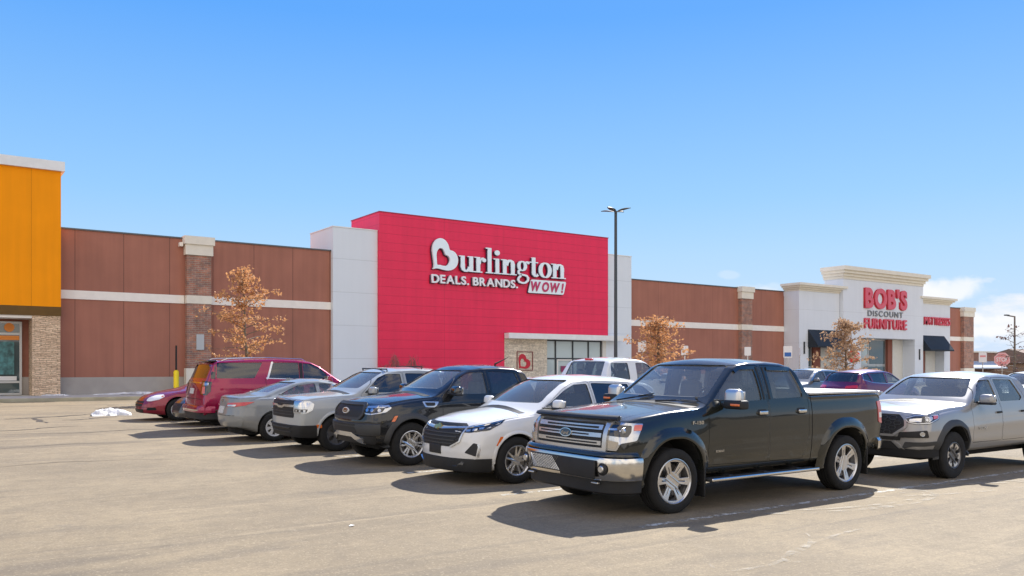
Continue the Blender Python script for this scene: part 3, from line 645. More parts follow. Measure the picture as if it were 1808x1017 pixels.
# centre
YC = YF-.35
P('centre_wall', MB['white'], (65.60, 68.2, YC, 45.6, ZB-.1, 9.55), (68.203, 76.9, YC, 45.6, 4.50, 9.55), (76.903, 78.35, YC, 45.6, ZB-.1, 9.55), parent=t)
P('cornice', MB['cream'], *cornice(65.60, 78.35, YC, 45.7, 9.552, 10.62), parent=t)
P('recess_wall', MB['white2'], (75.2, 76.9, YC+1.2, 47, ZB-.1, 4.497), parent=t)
P('pier', MB['brickred'], (74.5, 75.19, YC+1.25, 46.5, ZB-.1, 4.49), parent=t)
W_ = window(t, 68.22, 74.48, ZB, 4.49, YC+1.6, [69.6, 70.6, 71.8, 73.1], [2.1, 2.9], MB['alu'], MB['panelight'], .14); W_.parent = t; W_.matrix_parent_inverse = t.matrix_basis.inverted()
P('dark_pane', MB['pane'], (71.9, 74.35, YC+1.48, YC+1.499, 2.2, 4.35), (71.0, 74.35, YC+1.48, YC+1.499, ZB+.1, 1.95)).parent = W_
# right wing
P('wing_wall', MB['white'], (78.36, 78.48, YF, 45.6, ZB-.1, 8.0), (78.483, 82.8, YF, 45.6, 4.9, 8.0), (82.803, 83.9, YF, 45.6, ZB-.1, 8.0), parent=t)
P('rear_wall', MB['white'], (59.97, 83.9, 47.3, 60, ZB-.1, 7.9), parent=t); P('roof', MB['coping'], (59.97, 83.9, 45.603, 47.3, 7.7, 7.9), parent=t)
P('cornice', MB['cream'], *cornice(78.36, 83.9, YF, 45.6, 8.002, 8.65), parent=t)
W_ = window(t, 78.49, 80.2, ZB, 4.88, YF+1.2, [79.3], [1.9], MB['alu'], MB['pane'], .12); W_.parent = t; W_.matrix_parent_inverse = t.matrix_basis.inverted()
P('pier', MB['brickred'], (80.22, 81.0, YF+.95, YF+1.5, ZB-.1, 4.88), parent=t)
P('recess_wall', MB['white2'], (81.01, 82.79, YF+.9, 47, ZB-.1, 4.897), parent=t)
def awning(x0, x1, z0, z1):
    bm = bmesh.new(); y0 = YF-.001; y1 = YF-1.0
    v = [bm.verts.new(p) for p in ((x0, y0, z1), (x1, y0, z1), (x1, y1, z0+.12), (x0, y1, z0+.12), (x0, y1, z0), (x1, y1, z0), (x0, y0, z0), (x1, y0, z0))]
    for f in ((0,3,2,1), (3,4,5,2), (0,6,4,3), (1,2,5,7), (6,7,5,4)): bm.faces.new([v[i] for i in f])
    o = obj('awning', bm, MB['awning']); o.parent = fs; o.matrix_parent_inverse = fs.matrix_basis.inverted()
awning(61.15, 65.5, 3.55, 5.05); awning(78.5, 82.8, 3.45, 4.95)
P('wall_light', MB['dframe'], (60.55, 60.65, YF-.1, YF-.002, 3.0, 4.0), (66.9, 67.0, YC-.1, YC-.002, 2.6, 3.6), (77.6, 77.7, YC-.1, YC-.002, 2.6, 3.6), parent=fs)
sign = empty('store_sign'); sign.parent = fs; sign.matrix_parent_inverse = fs.matrix_basis.inverted()
letters('letter', "BOB'S", 68.7, 75.4, 7.15, 8.95, YC-.05, MB['pinkletter'], sign, off=.045, depth=.10, gap=.10)
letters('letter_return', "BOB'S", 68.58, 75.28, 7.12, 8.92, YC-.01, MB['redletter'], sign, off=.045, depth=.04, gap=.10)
letters('letter', "DISCOUNT", 69.2, 74.8, 6.45, 6.95, YC-.02, MB['greyletter'], sign, off=.01, depth=.06, gap=.28)
letters('letter', "FURNITURE", 68.7, 75.4, 5.35, 6.25, YC-.05, MB['pinkletter'], sign, off=.015, depth=.08, gap=.16)
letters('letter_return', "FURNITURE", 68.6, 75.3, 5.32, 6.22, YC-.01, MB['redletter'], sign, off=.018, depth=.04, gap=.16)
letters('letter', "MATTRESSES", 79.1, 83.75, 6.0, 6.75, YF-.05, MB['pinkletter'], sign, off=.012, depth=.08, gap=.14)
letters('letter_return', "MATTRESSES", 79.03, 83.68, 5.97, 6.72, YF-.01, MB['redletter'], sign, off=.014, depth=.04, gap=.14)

brown_wing('short brown stucco wall with an end pilaster at the far right end of the parade', 83.92, 90.9, 8.0, [(88.8, 90.9)], None, MB['brown2'], 4.62, 5.05)

# distant wood on the other side of the road, behind the viewer (seen in the paintwork)
rg = random.Random(2); bm = bmesh.new()
for x0_, x1_, y0_, y1_ in ((-150, 140, -95, -85), (-140, -120, -90, 90)):
    n_ = 120; rows = []
    for i in range(n_+1):
        t_ = i/n_; x = x0_+(x1_-x0_)*t_ if x1_-x0_ > 40 else x0_; y = y0_ if x1_-x0_ > 40 else y0_+(y1_-y0_)*t_; h_ = 5+2.5*math.sin(i*.31)+1.5*math.sin(i*1.1)+rg.uniform(-1, 1)
        nx, ny = (0, 6) if x1_-x0_ > 40 else (6, 0)
        rows.append([bm.verts.new(p) for p in ((x+nx, y+ny, 0), (x+nx*.9, y+ny*.9, h_*.6), (x+nx*.5, y+ny*.5, h_), (x, y, h_*.6), (x, y, 0))])
    for p, q in zip(rows, rows[1:]):
        for j in range(4): bm.faces.new((p[j], p[j+1], q[j+1], q[j]))
tag(obj('far_wood', bm, mat('winter wood', (.07, .055, .045), .9, var=.5, vscale=.8)), kind='stuff')


# ---------------------------------------------------------------- vehicles
def pl(p, x):
    if x <= p[0][0]: return p[0][1]
    for (a, ya), (b, yb) in zip(p, p[1:]):
        if x <= b: return ya + (yb-ya)*(x-a)/(b-a) if b > a else yb
    return p[-1][1]
def sstep(t): t = min(1, max(0, t)); return t*t*(3-2*t)
FR = [0, .25, .48, .68, .84, .94, 1]
SIDE = [(0, .90), (.08, .955), (.25, .982), (.5, 1.0), (.75, .992), (.9, .972), (1, .945)]
def boolean(me, ops):
    o = bpy.data.objects.new('b', me); C.objects.link(o); tmp = [o]
    for k, (cm_, op) in enumerate(ops):
        c_ = bpy.data.objects.new('c', cm_); C.objects.link(c_); tmp.append(c_)
        md = o.modifiers.new('m%d' % k, 'BOOLEAN'); md.solver = 'EXACT'; md.operation = op; md.object = c_
    dg = bpy.context.evaluated_depsgraph_get(); dg.update()
    r = bpy.data.meshes.new_from_object(o.evaluated_get(dg))
    for t in tmp: bpy.data.objects.remove(t)
    r.materials.clear()
    return r
def prism(poly, axis, a, b):
    bm = bmesh.new()
    def P_(u, v, w_): return {'Y': (u, w_, v), 'X': (w_, u, v), 'Z': (u, v, w_)}[axis]
    lo = [bm.verts.new(P_(u, v, a)) for u, v in poly]; hi = [bm.verts.new(P_(u, v, b)) for u, v in poly]
    n_ = len(poly); bm.faces.new(lo); bm.faces.new(hi[::-1])
    for i in range(n_): bm.faces.new((lo[i], lo[(i+1) % n_], hi[(i+1) % n_], hi[i]))
    bmesh.ops.recalc_face_normals(bm, faces=bm.faces)
    me = bpy.data.meshes.new('p'); bm.to_mesh(me); bm.free(); return me
def circle(cx, cy, r, n_=56): return [(cx+r*math.cos(2*math.pi*i/n_), cy+r*math.sin(2*math.pi*i/n_)) for i in range(n_)]
def offp(poly, d):
    """grow a polygon outwards by d"""
    A = sum(p[0]*q[1]-q[0]*p[1] for p, q in zip(poly, poly[1:]+poly[:1])); sgn = 1 if A > 0 else -1; o = []
    n_ = len(poly)
    for i in range(n_):
        a, b, c_ = Vector(poly[i-1]), Vector(poly[i]), Vector(poly[(i+1) % n_])
        e1 = (b-a).normalized(); e2 = (c_-b).normalized(); n1 = Vector((e1.y, -e1.x))*sgn; n2 = Vector((e2.y, -e2.x))*sgn
        m_ = (n1+n2); m_ = m_.normalized() if m_.length > .1 else n1; k = d/max(.4, m_.dot(n1)); o.append(tuple(b+m_*k))
    return o
def rnd_poly(p, r=.03, seg=4):
    o = []; n_ = len(p)
    for i in range(n_):
        a, b, c_ = Vector(p[i-1]), Vector(p[i]), Vector(p[(i+1) % n_])
        d1 = min(r, (a-b).length*.45); d2 = min(r, (c_-b).length*.45); s = b+(a-b).normalized()*d1; e = b+(c_-b).normalized()*d2
        for k in range(seg+1):
            t = k/seg; o.append(tuple(s*(1-t)**2+b*2*t*(1-t)+e*t*t))
    return o

class Car:
    def __init__(s, name, label, cat, sp, loc, rev=False, group='vehicles parked in rows on the lot', roll=True, paint_=None):
        s.sp = sp; s.L = sp['L']; s.paint = paint_
        s.root = empty(name, (loc[0], loc[1], gz(loc[1])), math.pi if rev else 0)
        if rev: s.root.location.x = loc[0]+s.L
        if roll and loc[1] > 8: s.root.rotation_euler = (math.atan(.0105)*(-1 if rev else 1), 0, s.root.rotation_euler.z)
        tag(s.root, label, cat, group)
        s.base = s.loft(); s.bvh()
        s.build()
    # --- shell
    def half(s, x, ins=0, zb=None):
        sp = s.sp; zt = pl(sp['top'], x)-ins; b = pl(sp['bot'], x) if zb is None else zb
        W = pl(sp['plan'], x)-ins; cr = pl(sp.get('crown', [(0, .05)]), x); zs = min(pl(sp['belt'], x), zt-cr-.03)
        wt = min(pl(sp['topw'], x)-ins, W*.97); sd_ = sp.get('side', SIDE); o = []
        for f in FR[:-1]: o.append((f*W*sd_[0][1], b))
        for i in range(15):
            u = i/14; o.append((W*pl(sd_, u), b+(zs-b)*u))
        ys = W*sd_[-1][1]; ze = zt-cr; h = ze-zs; r = min(sp.get('r', .07), .6*h)
        for v in (.08, .2, .4, .6, .8, 1):
            z = zs+(h-r)*v; o.append((ys+(wt-ys)*(z-zs)/h+.012*math.sin(math.pi*v)*(h > .2), z))
        y0, z0_ = o[-1]
        for a in (25, 50, 75): o.append((y0-r*(1-math.cos(R(a)))*1.1, z0_+r*math.sin(R(a))))
        y1 = y0-r*1.1
        for f in FR[::-1]: o.append((f*y1, zt-cr*f*f if f < 1 else ze))
        return o
    def deform(s, x, y, z):
        sp = s.sp; Wm = max(q[1] for q in sp['plan']); t = abs(y)/Wm; ax = x
        f = 1-sstep(ax/sp.get('nf', 1.1)); g_ = 1-sstep((s.L-ax)/sp.get('nt', .9))
        x += (pl(sp['nose'], z)+sp.get('pf', .12)*t**2.6)*f
        x -= (pl(sp['tail'], z)+sp.get('pt', .08)*t**2.6)*g_
        if 'bow' in sp:
            c0, c1, c2, k = sp['bow']
            x += k*t*t*sstep((ax-c0+.5)/.5)*(1-sstep((ax-c1)/(c2-c1)))
        if 'rbow' in sp:
            c0, c1, c2, k = sp['rbow']
            x -= k*t*t*sstep((ax-c0)/(c1-c0))*(1-sstep((ax-c2)/.4))
        for xw in sp['wheels']:
            fl = sp.get('flare', .02); y += math.copysign(1, y)*fl*math.exp(-((ax-xw)/.48)**2)*math.exp(-((z-sp['R']*2)/.22)**2)*(t > .6)
        if 'crease' in sp:
            for zc, k, wd in sp['crease']:
                zz = zc(ax) if callable(zc) else zc
                if t > .7: y += math.copysign(k*math.exp(-((z-zz)/wd)**2), y)
        return Vector((x, y, z))
    def loft(s, ins=0, x0=0, x1=None, zb=None):
        x1 = s.L if x1 is None else x1
        xs = set(round(x0+(x1-x0)*i/62, 3) for i in range(63)) | {round(q[0], 3) for q in s.sp['top']} | {round(x0+d, 3) for d in (.02, .045)} | {round(x1-d, 3) for d in (.02, .045)}
        xs = sorted(q for q in xs if x0 <= q <= x1); ys_ = [xs[0]]
        for q in xs[1:]:
            if q-ys_[-1] > .009: ys_.append(q)
        bm = bmesh.new(); rings = []; n_ = 0
        for x in ys_:
            h = s.half(x, ins, zb); n_ = len(h)
            Lf = [bm.verts.new(s.deform(x, -y, z)) for y, z in h]
            Rt = [Lf[0]] + [bm.verts.new(s.deform(x, y, z)) for y, z in h[1:-1]] + [Lf[-1]]
            rings.append((Lf, Rt))
        for (a, b), (c_, d) in zip(rings, rings[1:]):
            for i in range(n_-1):
                bm.faces.new((a[i], a[i+1], c_[i+1], c_[i])); bm.faces.new((b[i], d[i], d[i+1], b[i+1]))
        k0 = len(FR)-1; k1 = n_-len(FR)
        for (a, b), x in ((rings[0], ys_[0]), (rings[-1], ys_[-1])):
            h = s.half(x, ins, zb); rows = []
            def full(lo): return [lo[0][i] for i in lo[2]] + [lo[1][i] for i in lo[3]]
            for i in range(k0, k1+1):
                if i == k0: row = [a[j] for j in range(k0, -1, -1)] + [b[j] for j in range(1, k0+1)]
                elif i == k1: row = [a[k1+j] for j in range(len(FR))] + [b[k1+j] for j in range(len(FR)-2, -1, -1)]
                else:
                    y, z = h[i]; fr = [-f for f in FR[::-1]] + FR[1:]
                    row = [a[i]] + [bm.verts.new(s.deform(x, y*f, z)) for f in fr[1:-1]] + [b[i]]
                rows.append(row)
            for p, q in zip(rows, rows[1:]):
                for j in range(len(p)-1):
                    bm.faces.new((p[j], p[j+1], q[j+1], q[j]))
        bmesh.ops.triangulate(bm, faces=bm.faces); bmesh.ops.recalc_face_normals(bm, faces=bm.faces)
        me = bpy.data.meshes.new('loft'); bm.to_mesh(me); bm.free(); return me
    def bvh(s):
        me = s.base; s.co = [v.co.copy() for v in me.vertices]; s.nr = [v.normal.copy() for v in me.vertices]; s.tr = [tuple(p.vertices) for p in me.polygons]
        s.B = BVHTree.FromPolygons(s.co, s.tr)
    def normal(s, i, p):
        t = s.tr[i]; w_ = poly_3d_calc([s.co[k] for k in t], p); return sum((s.nr[k]*q for k, q in zip(t, w_)), Vector()).normalized()
    def cast(s, ax, u, v):
        k = .70710678
        o, d = {'L': ((u, -3, v), (0, 1, 0)), 'R': ((u, 3, v), (0, -1, 0)), 'F': ((-3, u, v), (1, 0, 0)), 'B': ((s.L+3, u, v), (-1, 0, 0)), 'T': ((u, v, 5), (0, 0, -1)),
                'D': ((u*k-4*k, -u*k-4*k, v), (k, k, 0)), 'E': ((u*k-4*k, u*k+4*k, v), (k, -k, 0)),
                'H': ((s.L-u*k+4*k, -u*k-4*k, v), (-k, k, 0)), 'I': ((s.L-u*k+4*k, u*k+4*k, v), (-k, -k, 0))}[ax]
        o = Vector(o); d = Vector(d); h = s.B.ray_cast(o, d)
        if h[0] is None:
            tgt = {'L': Vector((u, -1, v)), 'R': Vector((u, 1, v)), 'F': Vector((.1, u, v)), 'B': Vector((s.L-.1, u, v)), 'T': Vector((u, v, 1.2))}.get(ax, o+d*3.7)
            h = s.B.find_nearest(tgt)
        return h[0], s.normal(h[2], h[0])
    def finish(s, me, name, parent, mats, smooth_inner=False):
        nm = []
        me.calc_loop_triangles() if False else None
        V = me.vertices; Lp = me.loops; nm = [None]*len(Lp)
        for p in me.polygons:
            h = s.B.find_nearest(p.center); n0 = s.normal(h[2], h[0]) if h[0] else None
            onb = h[3] < .004 and p.normal.dot(n0) > .55
            if onb:   # all corners must also lie on the shell
                for li in p.loop_indices:
                    if s.B.find_nearest(V[Lp[li].vertex_index].co)[3] > .004: onb = False; break
            c0, c1 = s.sp['cavity']; q_ = p.center
            cabin = (not onb) and c0-.02 < q_.x < c1+.02 and q_.z > s.sp.get('floor', .5)-.03 and h[3] > .045
            p.material_index = 0 if onb else (2 if cabin else 1); p.use_smooth = True
            for li in p.loop_indices:
                if onb:
                    q = V[Lp[li].vertex_index].co; hh = s.B.find_nearest(q-p.normal*0+ (p.center-q)*.02); nn_ = s.normal(hh[2], hh[0]); nm[li] = nn_ if nn_.dot(p.normal) > .2 else p.normal.copy()
                else: nm[li] = p.normal.copy()
        me.normals_split_custom_set([tuple(q) for q in nm])
        o = link(name, me, mats, parent); return o
    def build(s):
        sp = s.sp; cav0, cav1 = sp['cavity']
        cav = s.loft(.065, cav0, cav1, sp.get('floor', .50))
        ops = [(cav, 'DIFFERENCE')]
        Wm = max(q[1] for q in sp['plan']); wells = []
        for xw in sp['wheels']:
            for sg in (-1, 1):
                a, b = sorted((sg*(Wm-.40), sg*(Wm+.4))); wells.append((prism(circle(xw, sp['R']+sp.get('wz', .02), sp['arch']), 'Y', a, b), 'DIFFERENCE'))
        ops += wells
        wins = []
        for q in sp['windows']: wins.append((prism(rnd_poly(q[0], .035), 'Y', -2, 2), 'DIFFERENCE'))
        if sp.get('ws'):
            zb_, zt_, hb, ht, xm = sp['ws']; wins.append((prism(rnd_poly([(-hb, zb_), (hb, zb_), (ht, zt_), (-ht, zt_)], .06), 'X', -1, xm), 'DIFFERENCE'))
        if sp.get('rw'):
            zb_, zt_, hb, ht, xm = sp['rw']; wins.append((prism(rnd_poly([(-hb, zb_), (hb, zb_), (ht, zt_), (-ht, zt_)], .05), 'X', xm, s.L+1), 'DIFFERENCE'))
        ops += wins
        cuts = []
        dps = [rnd_poly(d, .05, 3) for d in sp.get('doors', [])]
        for d in dps: cuts.append((prism(d, 'Y', -Wm-.4, -Wm+.36), 'DIFFERENCE'))
        hd = sp.get('hood')
        if hd: cuts.append((prism(rnd_poly(hd[0], .06, 3), 'Z', hd[1], 3), 'DIFFERENCE'))
        for gq in sp.get('gaps', []): cuts.append((prism(gq[0], gq[1], gq[2], gq[3]), 'DIFFERENCE'))
        mats = [s.paint, M['inner'], M['cabin']]
        s.body = s.finish(boolean(s.base.copy(), ops+cuts), 'body', s.root, mats)
        s.doors = []
        for d in dps:
            me = boolean(s.base.copy(), [(prism(offp(d, -.006), 'Y', -Wm-.38, -Wm+.34), 'INTERSECT')]+ops)
            s.doors.append(s.finish(me, 'door', s.root, mats))
        if hd:
            me = boolean(s.base.copy(), [(prism(offp(rnd_poly(hd[0], .06, 3), -.005), 'Z', hd[1]+.004, 3), 'INTERSECT')])
            s.finish(me, 'hood', s.root, mats)
        # panes
        for q in sp['windows']:
            for ax in 'LR': s.pane(offp(rnd_poly(q[0], .035), .012), ax, q[1], 'side_window')
        if sp.get('ws'):
            zb_, zt_, hb, ht, xm = sp['ws']; s.pane(offp(rnd_poly([(-hb, zb_), (hb, zb_), (ht, zt_), (-ht, zt_)], .06), .015), 'F', M['windshield'], 'windshield')
        if sp.get('rw'):
            zb_, zt_, hb, ht, xm = sp['rw']; s.pane(offp(rnd_poly([(-hb, zb_), (hb, zb_), (ht, zt_), (-ht, zt_)], .05), .012), 'B', sp.get('rwg', M['glassdark']), 'rear_window')
        s.interior()
        s.wheels()
    def flat2(s, polys, sub):
        bm = bmesh.new()
        me = curve_mesh(polys, 0) if len(polys) > 1 else None
        if me: bm.from_mesh(me); bpy.data.meshes.remove(me); bmesh.ops.remove_doubles(bm, verts=bm.verts, dist=1e-5)
        else: bm.faces.new([bm.verts.new((u, v, 0)) for u, v in polys[0]])
        us = [p[0] for q in polys for p in q]; vs = [p[1] for q in polys for p in q]
        for lo, hi, nrm in ((min(us), max(us), (1, 0, 0)), (min(vs), max(vs), (0, 1, 0))):
            k = math.ceil(lo/sub)
            while k*sub < hi:
                co = (k*sub, 0, 0) if nrm[0] else (0, k*sub, 0)
                bmesh.ops.bisect_plane(bm, geom=bm.verts[:]+bm.edges[:]+bm.faces[:], plane_co=co, plane_no=nrm, dist=1e-6); k += 1
        bmesh.ops.triangulate(bm, faces=bm.faces)
        return bm
    def pane(s, poly, ax, m, name, inset=.014):
        bm = s.flat2([poly], .07)
        hs = {v: s.cast(ax, v.co.x, v.co.y) for v in bm.verts}
        for v, (p, n_) in hs.items(): v.co = p-n_*inset
        bm.normal_update()
        for f in list(bm.faces):
            if f.normal.dot(hs[f.verts[0]][1]) < 0: f.normal_flip()
        return obj(name, bm, m, s.root, smooth=60)
    def patch(s, polys, ax, m, name, t=.006, base=-.004, parent=None, sub=.06, smooth=35, bm_only=False):
        if not isinstance(polys[0][0], (list, tuple)): polys = [polys]
        bm = s.flat2([list(p) for p in polys], sub); hs = {v: s.cast(ax, v.co.x, v.co.y) for v in bm.verts}
        bd = [e for e in bm.edges if e.is_boundary]; low = {}
        for e in bd:
            for v in e.verts:
                if v not in low: p, n_ = hs[v]; low[v] = bm.verts.new(p+n_*base)
        for v, (p, n_) in hs.items(): v.co = p+n_*t
        for e in bd:
            a, b = e.verts; bm.faces.new((a, b, low[b], low[a]))
        bmesh.ops.recalc_face_normals(bm, faces=bm.faces)
        if bm_only: return bm
        return obj(name, bm, m, parent or s.root, smooth=smooth)
    def strip(s, pts, wd, ax, m, name, t=.012, closed=False, parent=None, base=-.004, sub=.07):
        n_ = len(pts); A, B_ = [], []
        for i in range(n_):
            a = Vector(pts[(i-1) % n_ if closed else max(i-1, 0)]); b = Vector(pts[i]); c_ = Vector(pts[(i+1) % n_ if closed else min(i+1, n_-1)])
            e1 = (b-a) if (b-a).length > 1e-6 else (c_-b); e2 = (c_-b) if (c_-b).length > 1e-6 else e1
            n1 = Vector((-e1.y, e1.x)).normalized(); n2 = Vector((-e2.y, e2.x)).normalized(); m_ = (n1+n2).normalized(); k = wd/2/max(.35, m_.dot(n1))
            A.append(tuple(b+m_*k)); B_.append(tuple(b-m_*k))
        polys = [A, B_] if closed else [A+B_[::-1]]
        return s.patch(polys, ax, m, name, t, base, parent, sub)
    def both(s, f, axs, *a, **k):
        """a detail on the near side and its mirror image"""
        return [f(a[0], x, *a[1:], **k) for x in axs]
    def frontal(s, poly, *a, **k):
        s.patch(poly, 'F', *a, **k); return s.patch([(-u, v) for u, v in poly], 'F', *a, **k)
    def text(s, txt, ax, u, v, h, m, name, wd=None, t=.008, shear=0, off=.0, parent=None, depth=.004):
        me = glyph(txt, 1, .5, off, shear); xs = [q.co.x for q in me.vertices]; zs = [q.co.y for q in me.vertices]
        k = h/(max(zs)-min(zs)); kx = k if wd is None else wd/(max(xs)-min(xs)); cx_ = (max(xs)+min(xs))/2; cz = (max(zs)+min(zs))/2
        p, n_ = s.cast(ax, u, v)
        for q in me.vertices:
            a, b, c_ = (q.co.x-cx_)*kx, (q.co.y-cz)*k, (q.co.z+.5)*depth
            if ax == 'F': q.co = (p.x-t-c_, p.y-a, p.z+b)
            elif ax == 'B': q.co = (p.x+t+c_, p.y+a, p.z+b)
            elif ax == 'L': q.co = (p.x+a, p.y-t-c_, p.z+b)
        return link(name, me, m, parent or s.root)
    def band(s, plan, prof, m, name, parent=None, smooth=40):
        """sweep a profile (outward offset, z) along a plan curve"""
        bm = bmesh.new(); rows = []; n_ = len(plan)
        for i in range(n_):
            a = Vector(plan[max(i-1, 0)]); c_ = Vector(plan[min(i+1, n_-1)]); d = (c_-a).normalized(); nr = Vector((-d.y, d.x)) if s._fr else Vector((d.y, -d.x))
            rows.append([bm.verts.new((plan[i][0]+nr.x*o_, plan[i][1]+nr.y*o_, z)) for o_, z in prof])
        for p, q in zip(rows, rows[1:]):
            for j in range(len(prof)): bm.faces.new((p[j], p[(j+1) % len(prof)], q[(j+1) % len(prof)], q[j]))
        bm.faces.new(rows[0]); bm.faces.new(rows[-1][::-1]); bmesh.ops.recalc_face_normals(bm, faces=bm.faces)
        return obj(name, bm, m, parent or s.root, smooth=smooth)
    def skinband(s, prof, m, name, cx=.75, th=66, zmin=0, parent=None, k=49):
        """a band laid on the shell round the nose: (outward offset, z) rows"""
        bm = bmesh.new(); rows = []
        for i in range(k):
            t = R(-th+2*th*i/(k-1)); d = Vector((-math.cos(t), math.sin(t), 0)); row = []
            for o_, z in prof:
                h = s.B.ray_cast(Vector((cx, 0, max(z, zmin)))+d*4, -d); p = h[0]; n_ = s.normal(h[2], p); n_ = Vector((n_.x, n_.y, 0)).normalized(); row.append(bm.verts.new((p.x+n_.x*o_, p.y+n_.y*o_, z)))
            rows.append(row)
        for p, q in zip(rows, rows[1:]):
            for j in range(len(prof)-1): bm.faces.new((p[j], p[j+1], q[j+1], q[j]))
        bm.faces.new(rows[0]); bm.faces.new(rows[-1][::-1]); bmesh.ops.recalc_face_normals(bm, faces=bm.faces)
        return obj(name, bm, m, parent or s.root, smooth=40)
    def plan(s, xf_, xr, W, n_=5.0, m_=2.4, k=41, fr=True):
        s._fr = fr; o = []
        for i in range(k):
            t = math.pi*i/(k-1); c_, sn = math.cos(t), math.sin(t)
            y = -W*math.copysign(abs(c_)**(2/n_), c_); x = xr+(xf_-xr)*abs(sn)**(2/m_); o.append((x, y))
        return o
    def flarearch(s, xw, ri, ro, out, m, z0=None, name='fender_flare', both=True, lip=.05, sq=0, a0=-8, a1=188):
        R0 = s.sp['R']+s.sp.get('wz', .02)
        for ax in ('LR' if both else 'L'):
            bm = bmesh.new(); rows = []; sg = -1 if ax == 'L' else 1
            for i in range(41):
                a = R(a0+(a1-a0)*i/40); row = []; ca, sa = math.cos(a), math.sin(a)
                q = 1+sq*(abs(ca)*abs(sa))*2
                for j, (f, o_) in enumerate(((1, -.002), (.82, .35), (.55, .75), (.25, .97), (.06, 1.0), (0, .93), (0, -lip/out if out else 0))):
                    r = (ri+(ro-ri)*f)*q; x, z = xw+r*ca, R0+r*sa; p, n_ = s.cast(ax, x, max(z, s.sp['R']*.9)); row.append(bm.verts.new((x, p.y+sg*o_*out, z)))
                rows.append(row)
            for p, q in zip(rows, rows[1:]):
                for j in range(len(p)-1): bm.faces.new((p[j], p[j+1], q[j+1], q[j]))
            bm.faces.new(rows[0]); bm.faces.new(rows[-1][::-1])
            bmesh.ops.recalc_face_normals(bm, faces=bm.faces)
            # the sheet is open behind: make sure its faces look outwards
            obj(name, bm, m, s.root, smooth=50)
    def interior(s):
        q = s.sp.get('seats')
        if not q: return
        m = s.sp.get('seatm', M['seat'])
        proto = None
        def seat(x, y, z):
            nonlocal proto
            if proto is None:
                ks = s.sp.get('seatk', 1); bm = bmesh.new(); rbox(bm, .0, 0, .12, .52, .50, .18, .06); rbox(bm, .30, 0, .50, .14, .48, .66, .06, taper=(.8, .8)); rbox(bm, .34, 0, .92, .10, .26, .18, .045)
                bmesh.ops.scale(bm, verts=bm.verts, vec=(ks, ks, ks)); proto = obj('seat', bm, m, s.root, smooth=50); proto.location = (x, y, z)
            else:
                c_ = proto.copy(); C.objects.link(c_); c_.location = (x, y, z)
        for x in q[0]:
            for y in (-.38, .38): seat(x, y, q[1])
        dx, dz = q[2]
        bm = bmesh.new(); rbox(bm, dx, 0, dz, .42, pl(s.sp['topw'], dx)*1.75, .16, .05); obj('dashboard', bm, M['black'], s.root, smooth=50)
        bm = bmesh.new(); ring = []
        for i in range(20):
            a = 2*math.pi*i/20; ring.append((dx+.30+.06*math.sin(a), -.38+.19*math.cos(a), dz+.06+.18*math.sin(a)))
        tube(bm, ring+[ring[0]], .014, 6, False); rbox(bm, dx+.27, -.38, dz+.05, .06, .12, .10, .02); tube(bm, [(dx+.27, -.56, dz+.06), (dx+.27, -.2, dz+.06)], .013, 6)
        obj('steering_wheel', bm, M['black'], s.root, smooth=50)
        bm = bmesh.new(); mx_, mz = q[3]; rbox(bm, mx_, 0, mz, .03, .24, .07, .015); tube(bm, [(mx_, 0, mz), (mx_-.03, 0, mz+.08)], .008, 6); obj('rear_view_mirror', bm, M['black'], s.root, smooth=50)
    # --- wheels
    def wheels(s):
        sp = s.sp; Rw = sp['R']; wd = sp.get('tw', .25); rr = sp['rim']; st = sp['wheel']
        bm = bmesh.new(); h = Rw-rr; pr = [(rr-.004, -wd*.40), (rr+.012, -wd*.485), (rr+h*.25, -wd*.515), (rr+h*.5, -wd*.52), (Rw-.045, -wd*.50), (Rw-.02, -wd*.465), (Rw-.006, -wd*.41), (Rw, -wd*.36)]
        g_ = []
        for yc_ in (-.22, -.05, .12, .28):
            g_ += [(Rw, wd*(yc_-.025)), (Rw-.011, wd*(yc_-.015)), (Rw-.011, wd*(yc_+.015)), (Rw, wd*(yc_+.025))]
        lathe_y(bm, pr+g_+[(r, -y) for r, y in pr[::-1]], 72)
        tyre = obj('tyre', bm, M['tyre'], None, smooth=38)
        bm = bmesh.new()
        lathe_y(bm, [(rr-.002, -wd*.41), (rr+.004, -wd*.465), (rr-.006, -wd*.475), (rr-.016, -wd*.44), (rr-.026, -wd*.32), (rr-.045, 0), (rr-.04, wd*.4)], 56)
        me = curve_mesh([circle(0, 0, rr-.012, 64)] + st['holes'](rr), .013, .004)
        dish = st.get('dish', .05)
        for v in me.vertices:
            x, y, z = v.co; r = math.hypot(x, y); v.co = (x, -wd*.36-z+dish*(1-min(1, r/rr))**1.3*st.get('ds', 1), y)
        bm.from_mesh(me); bpy.data.meshes.remove(me)
        yh = -wd*.36+dish*st.get('ds', 1)
        lathe_y(bm, [(0.0001, yh-.035), (.03, yh-.034), (.036, yh-.028), (.037, yh-.012), (.045, yh-.010), (.047, yh-.016), (.080, yh-.016), (.084, yh-.008)], 24)
        for k in range(st.get('lugs', 5)):
            a = 2*math.pi*(k+.5)/st.get('lugs', 5); t = bmesh.new(); lathe_y(t, [(.0001, yh-.028), (.011, yh-.028), (.012, yh)], 8); merge(bm, t, Matrix.Translation((.062*math.cos(a), 0, .062*math.sin(a))))
        bmesh.ops.recalc_face_normals(bm, faces=bm.faces)
        rim = obj('rim', bm, st.get('m', M['alloy']), None, smooth=40)
        bm = bmesh.new(); lathe_y(bm, [(.0001, wd*.02), (.09, wd*.02), (.095, wd*.0), (rr*.78, wd*.0), (rr*.78, wd*.08), (.0001, wd*.08)], 40); rbox(bm, rr*.52, 0, rr*.1, .10, .09, .24, .02)
        disc = obj('brake_disc', bm, M['disc'], None, smooth=40)
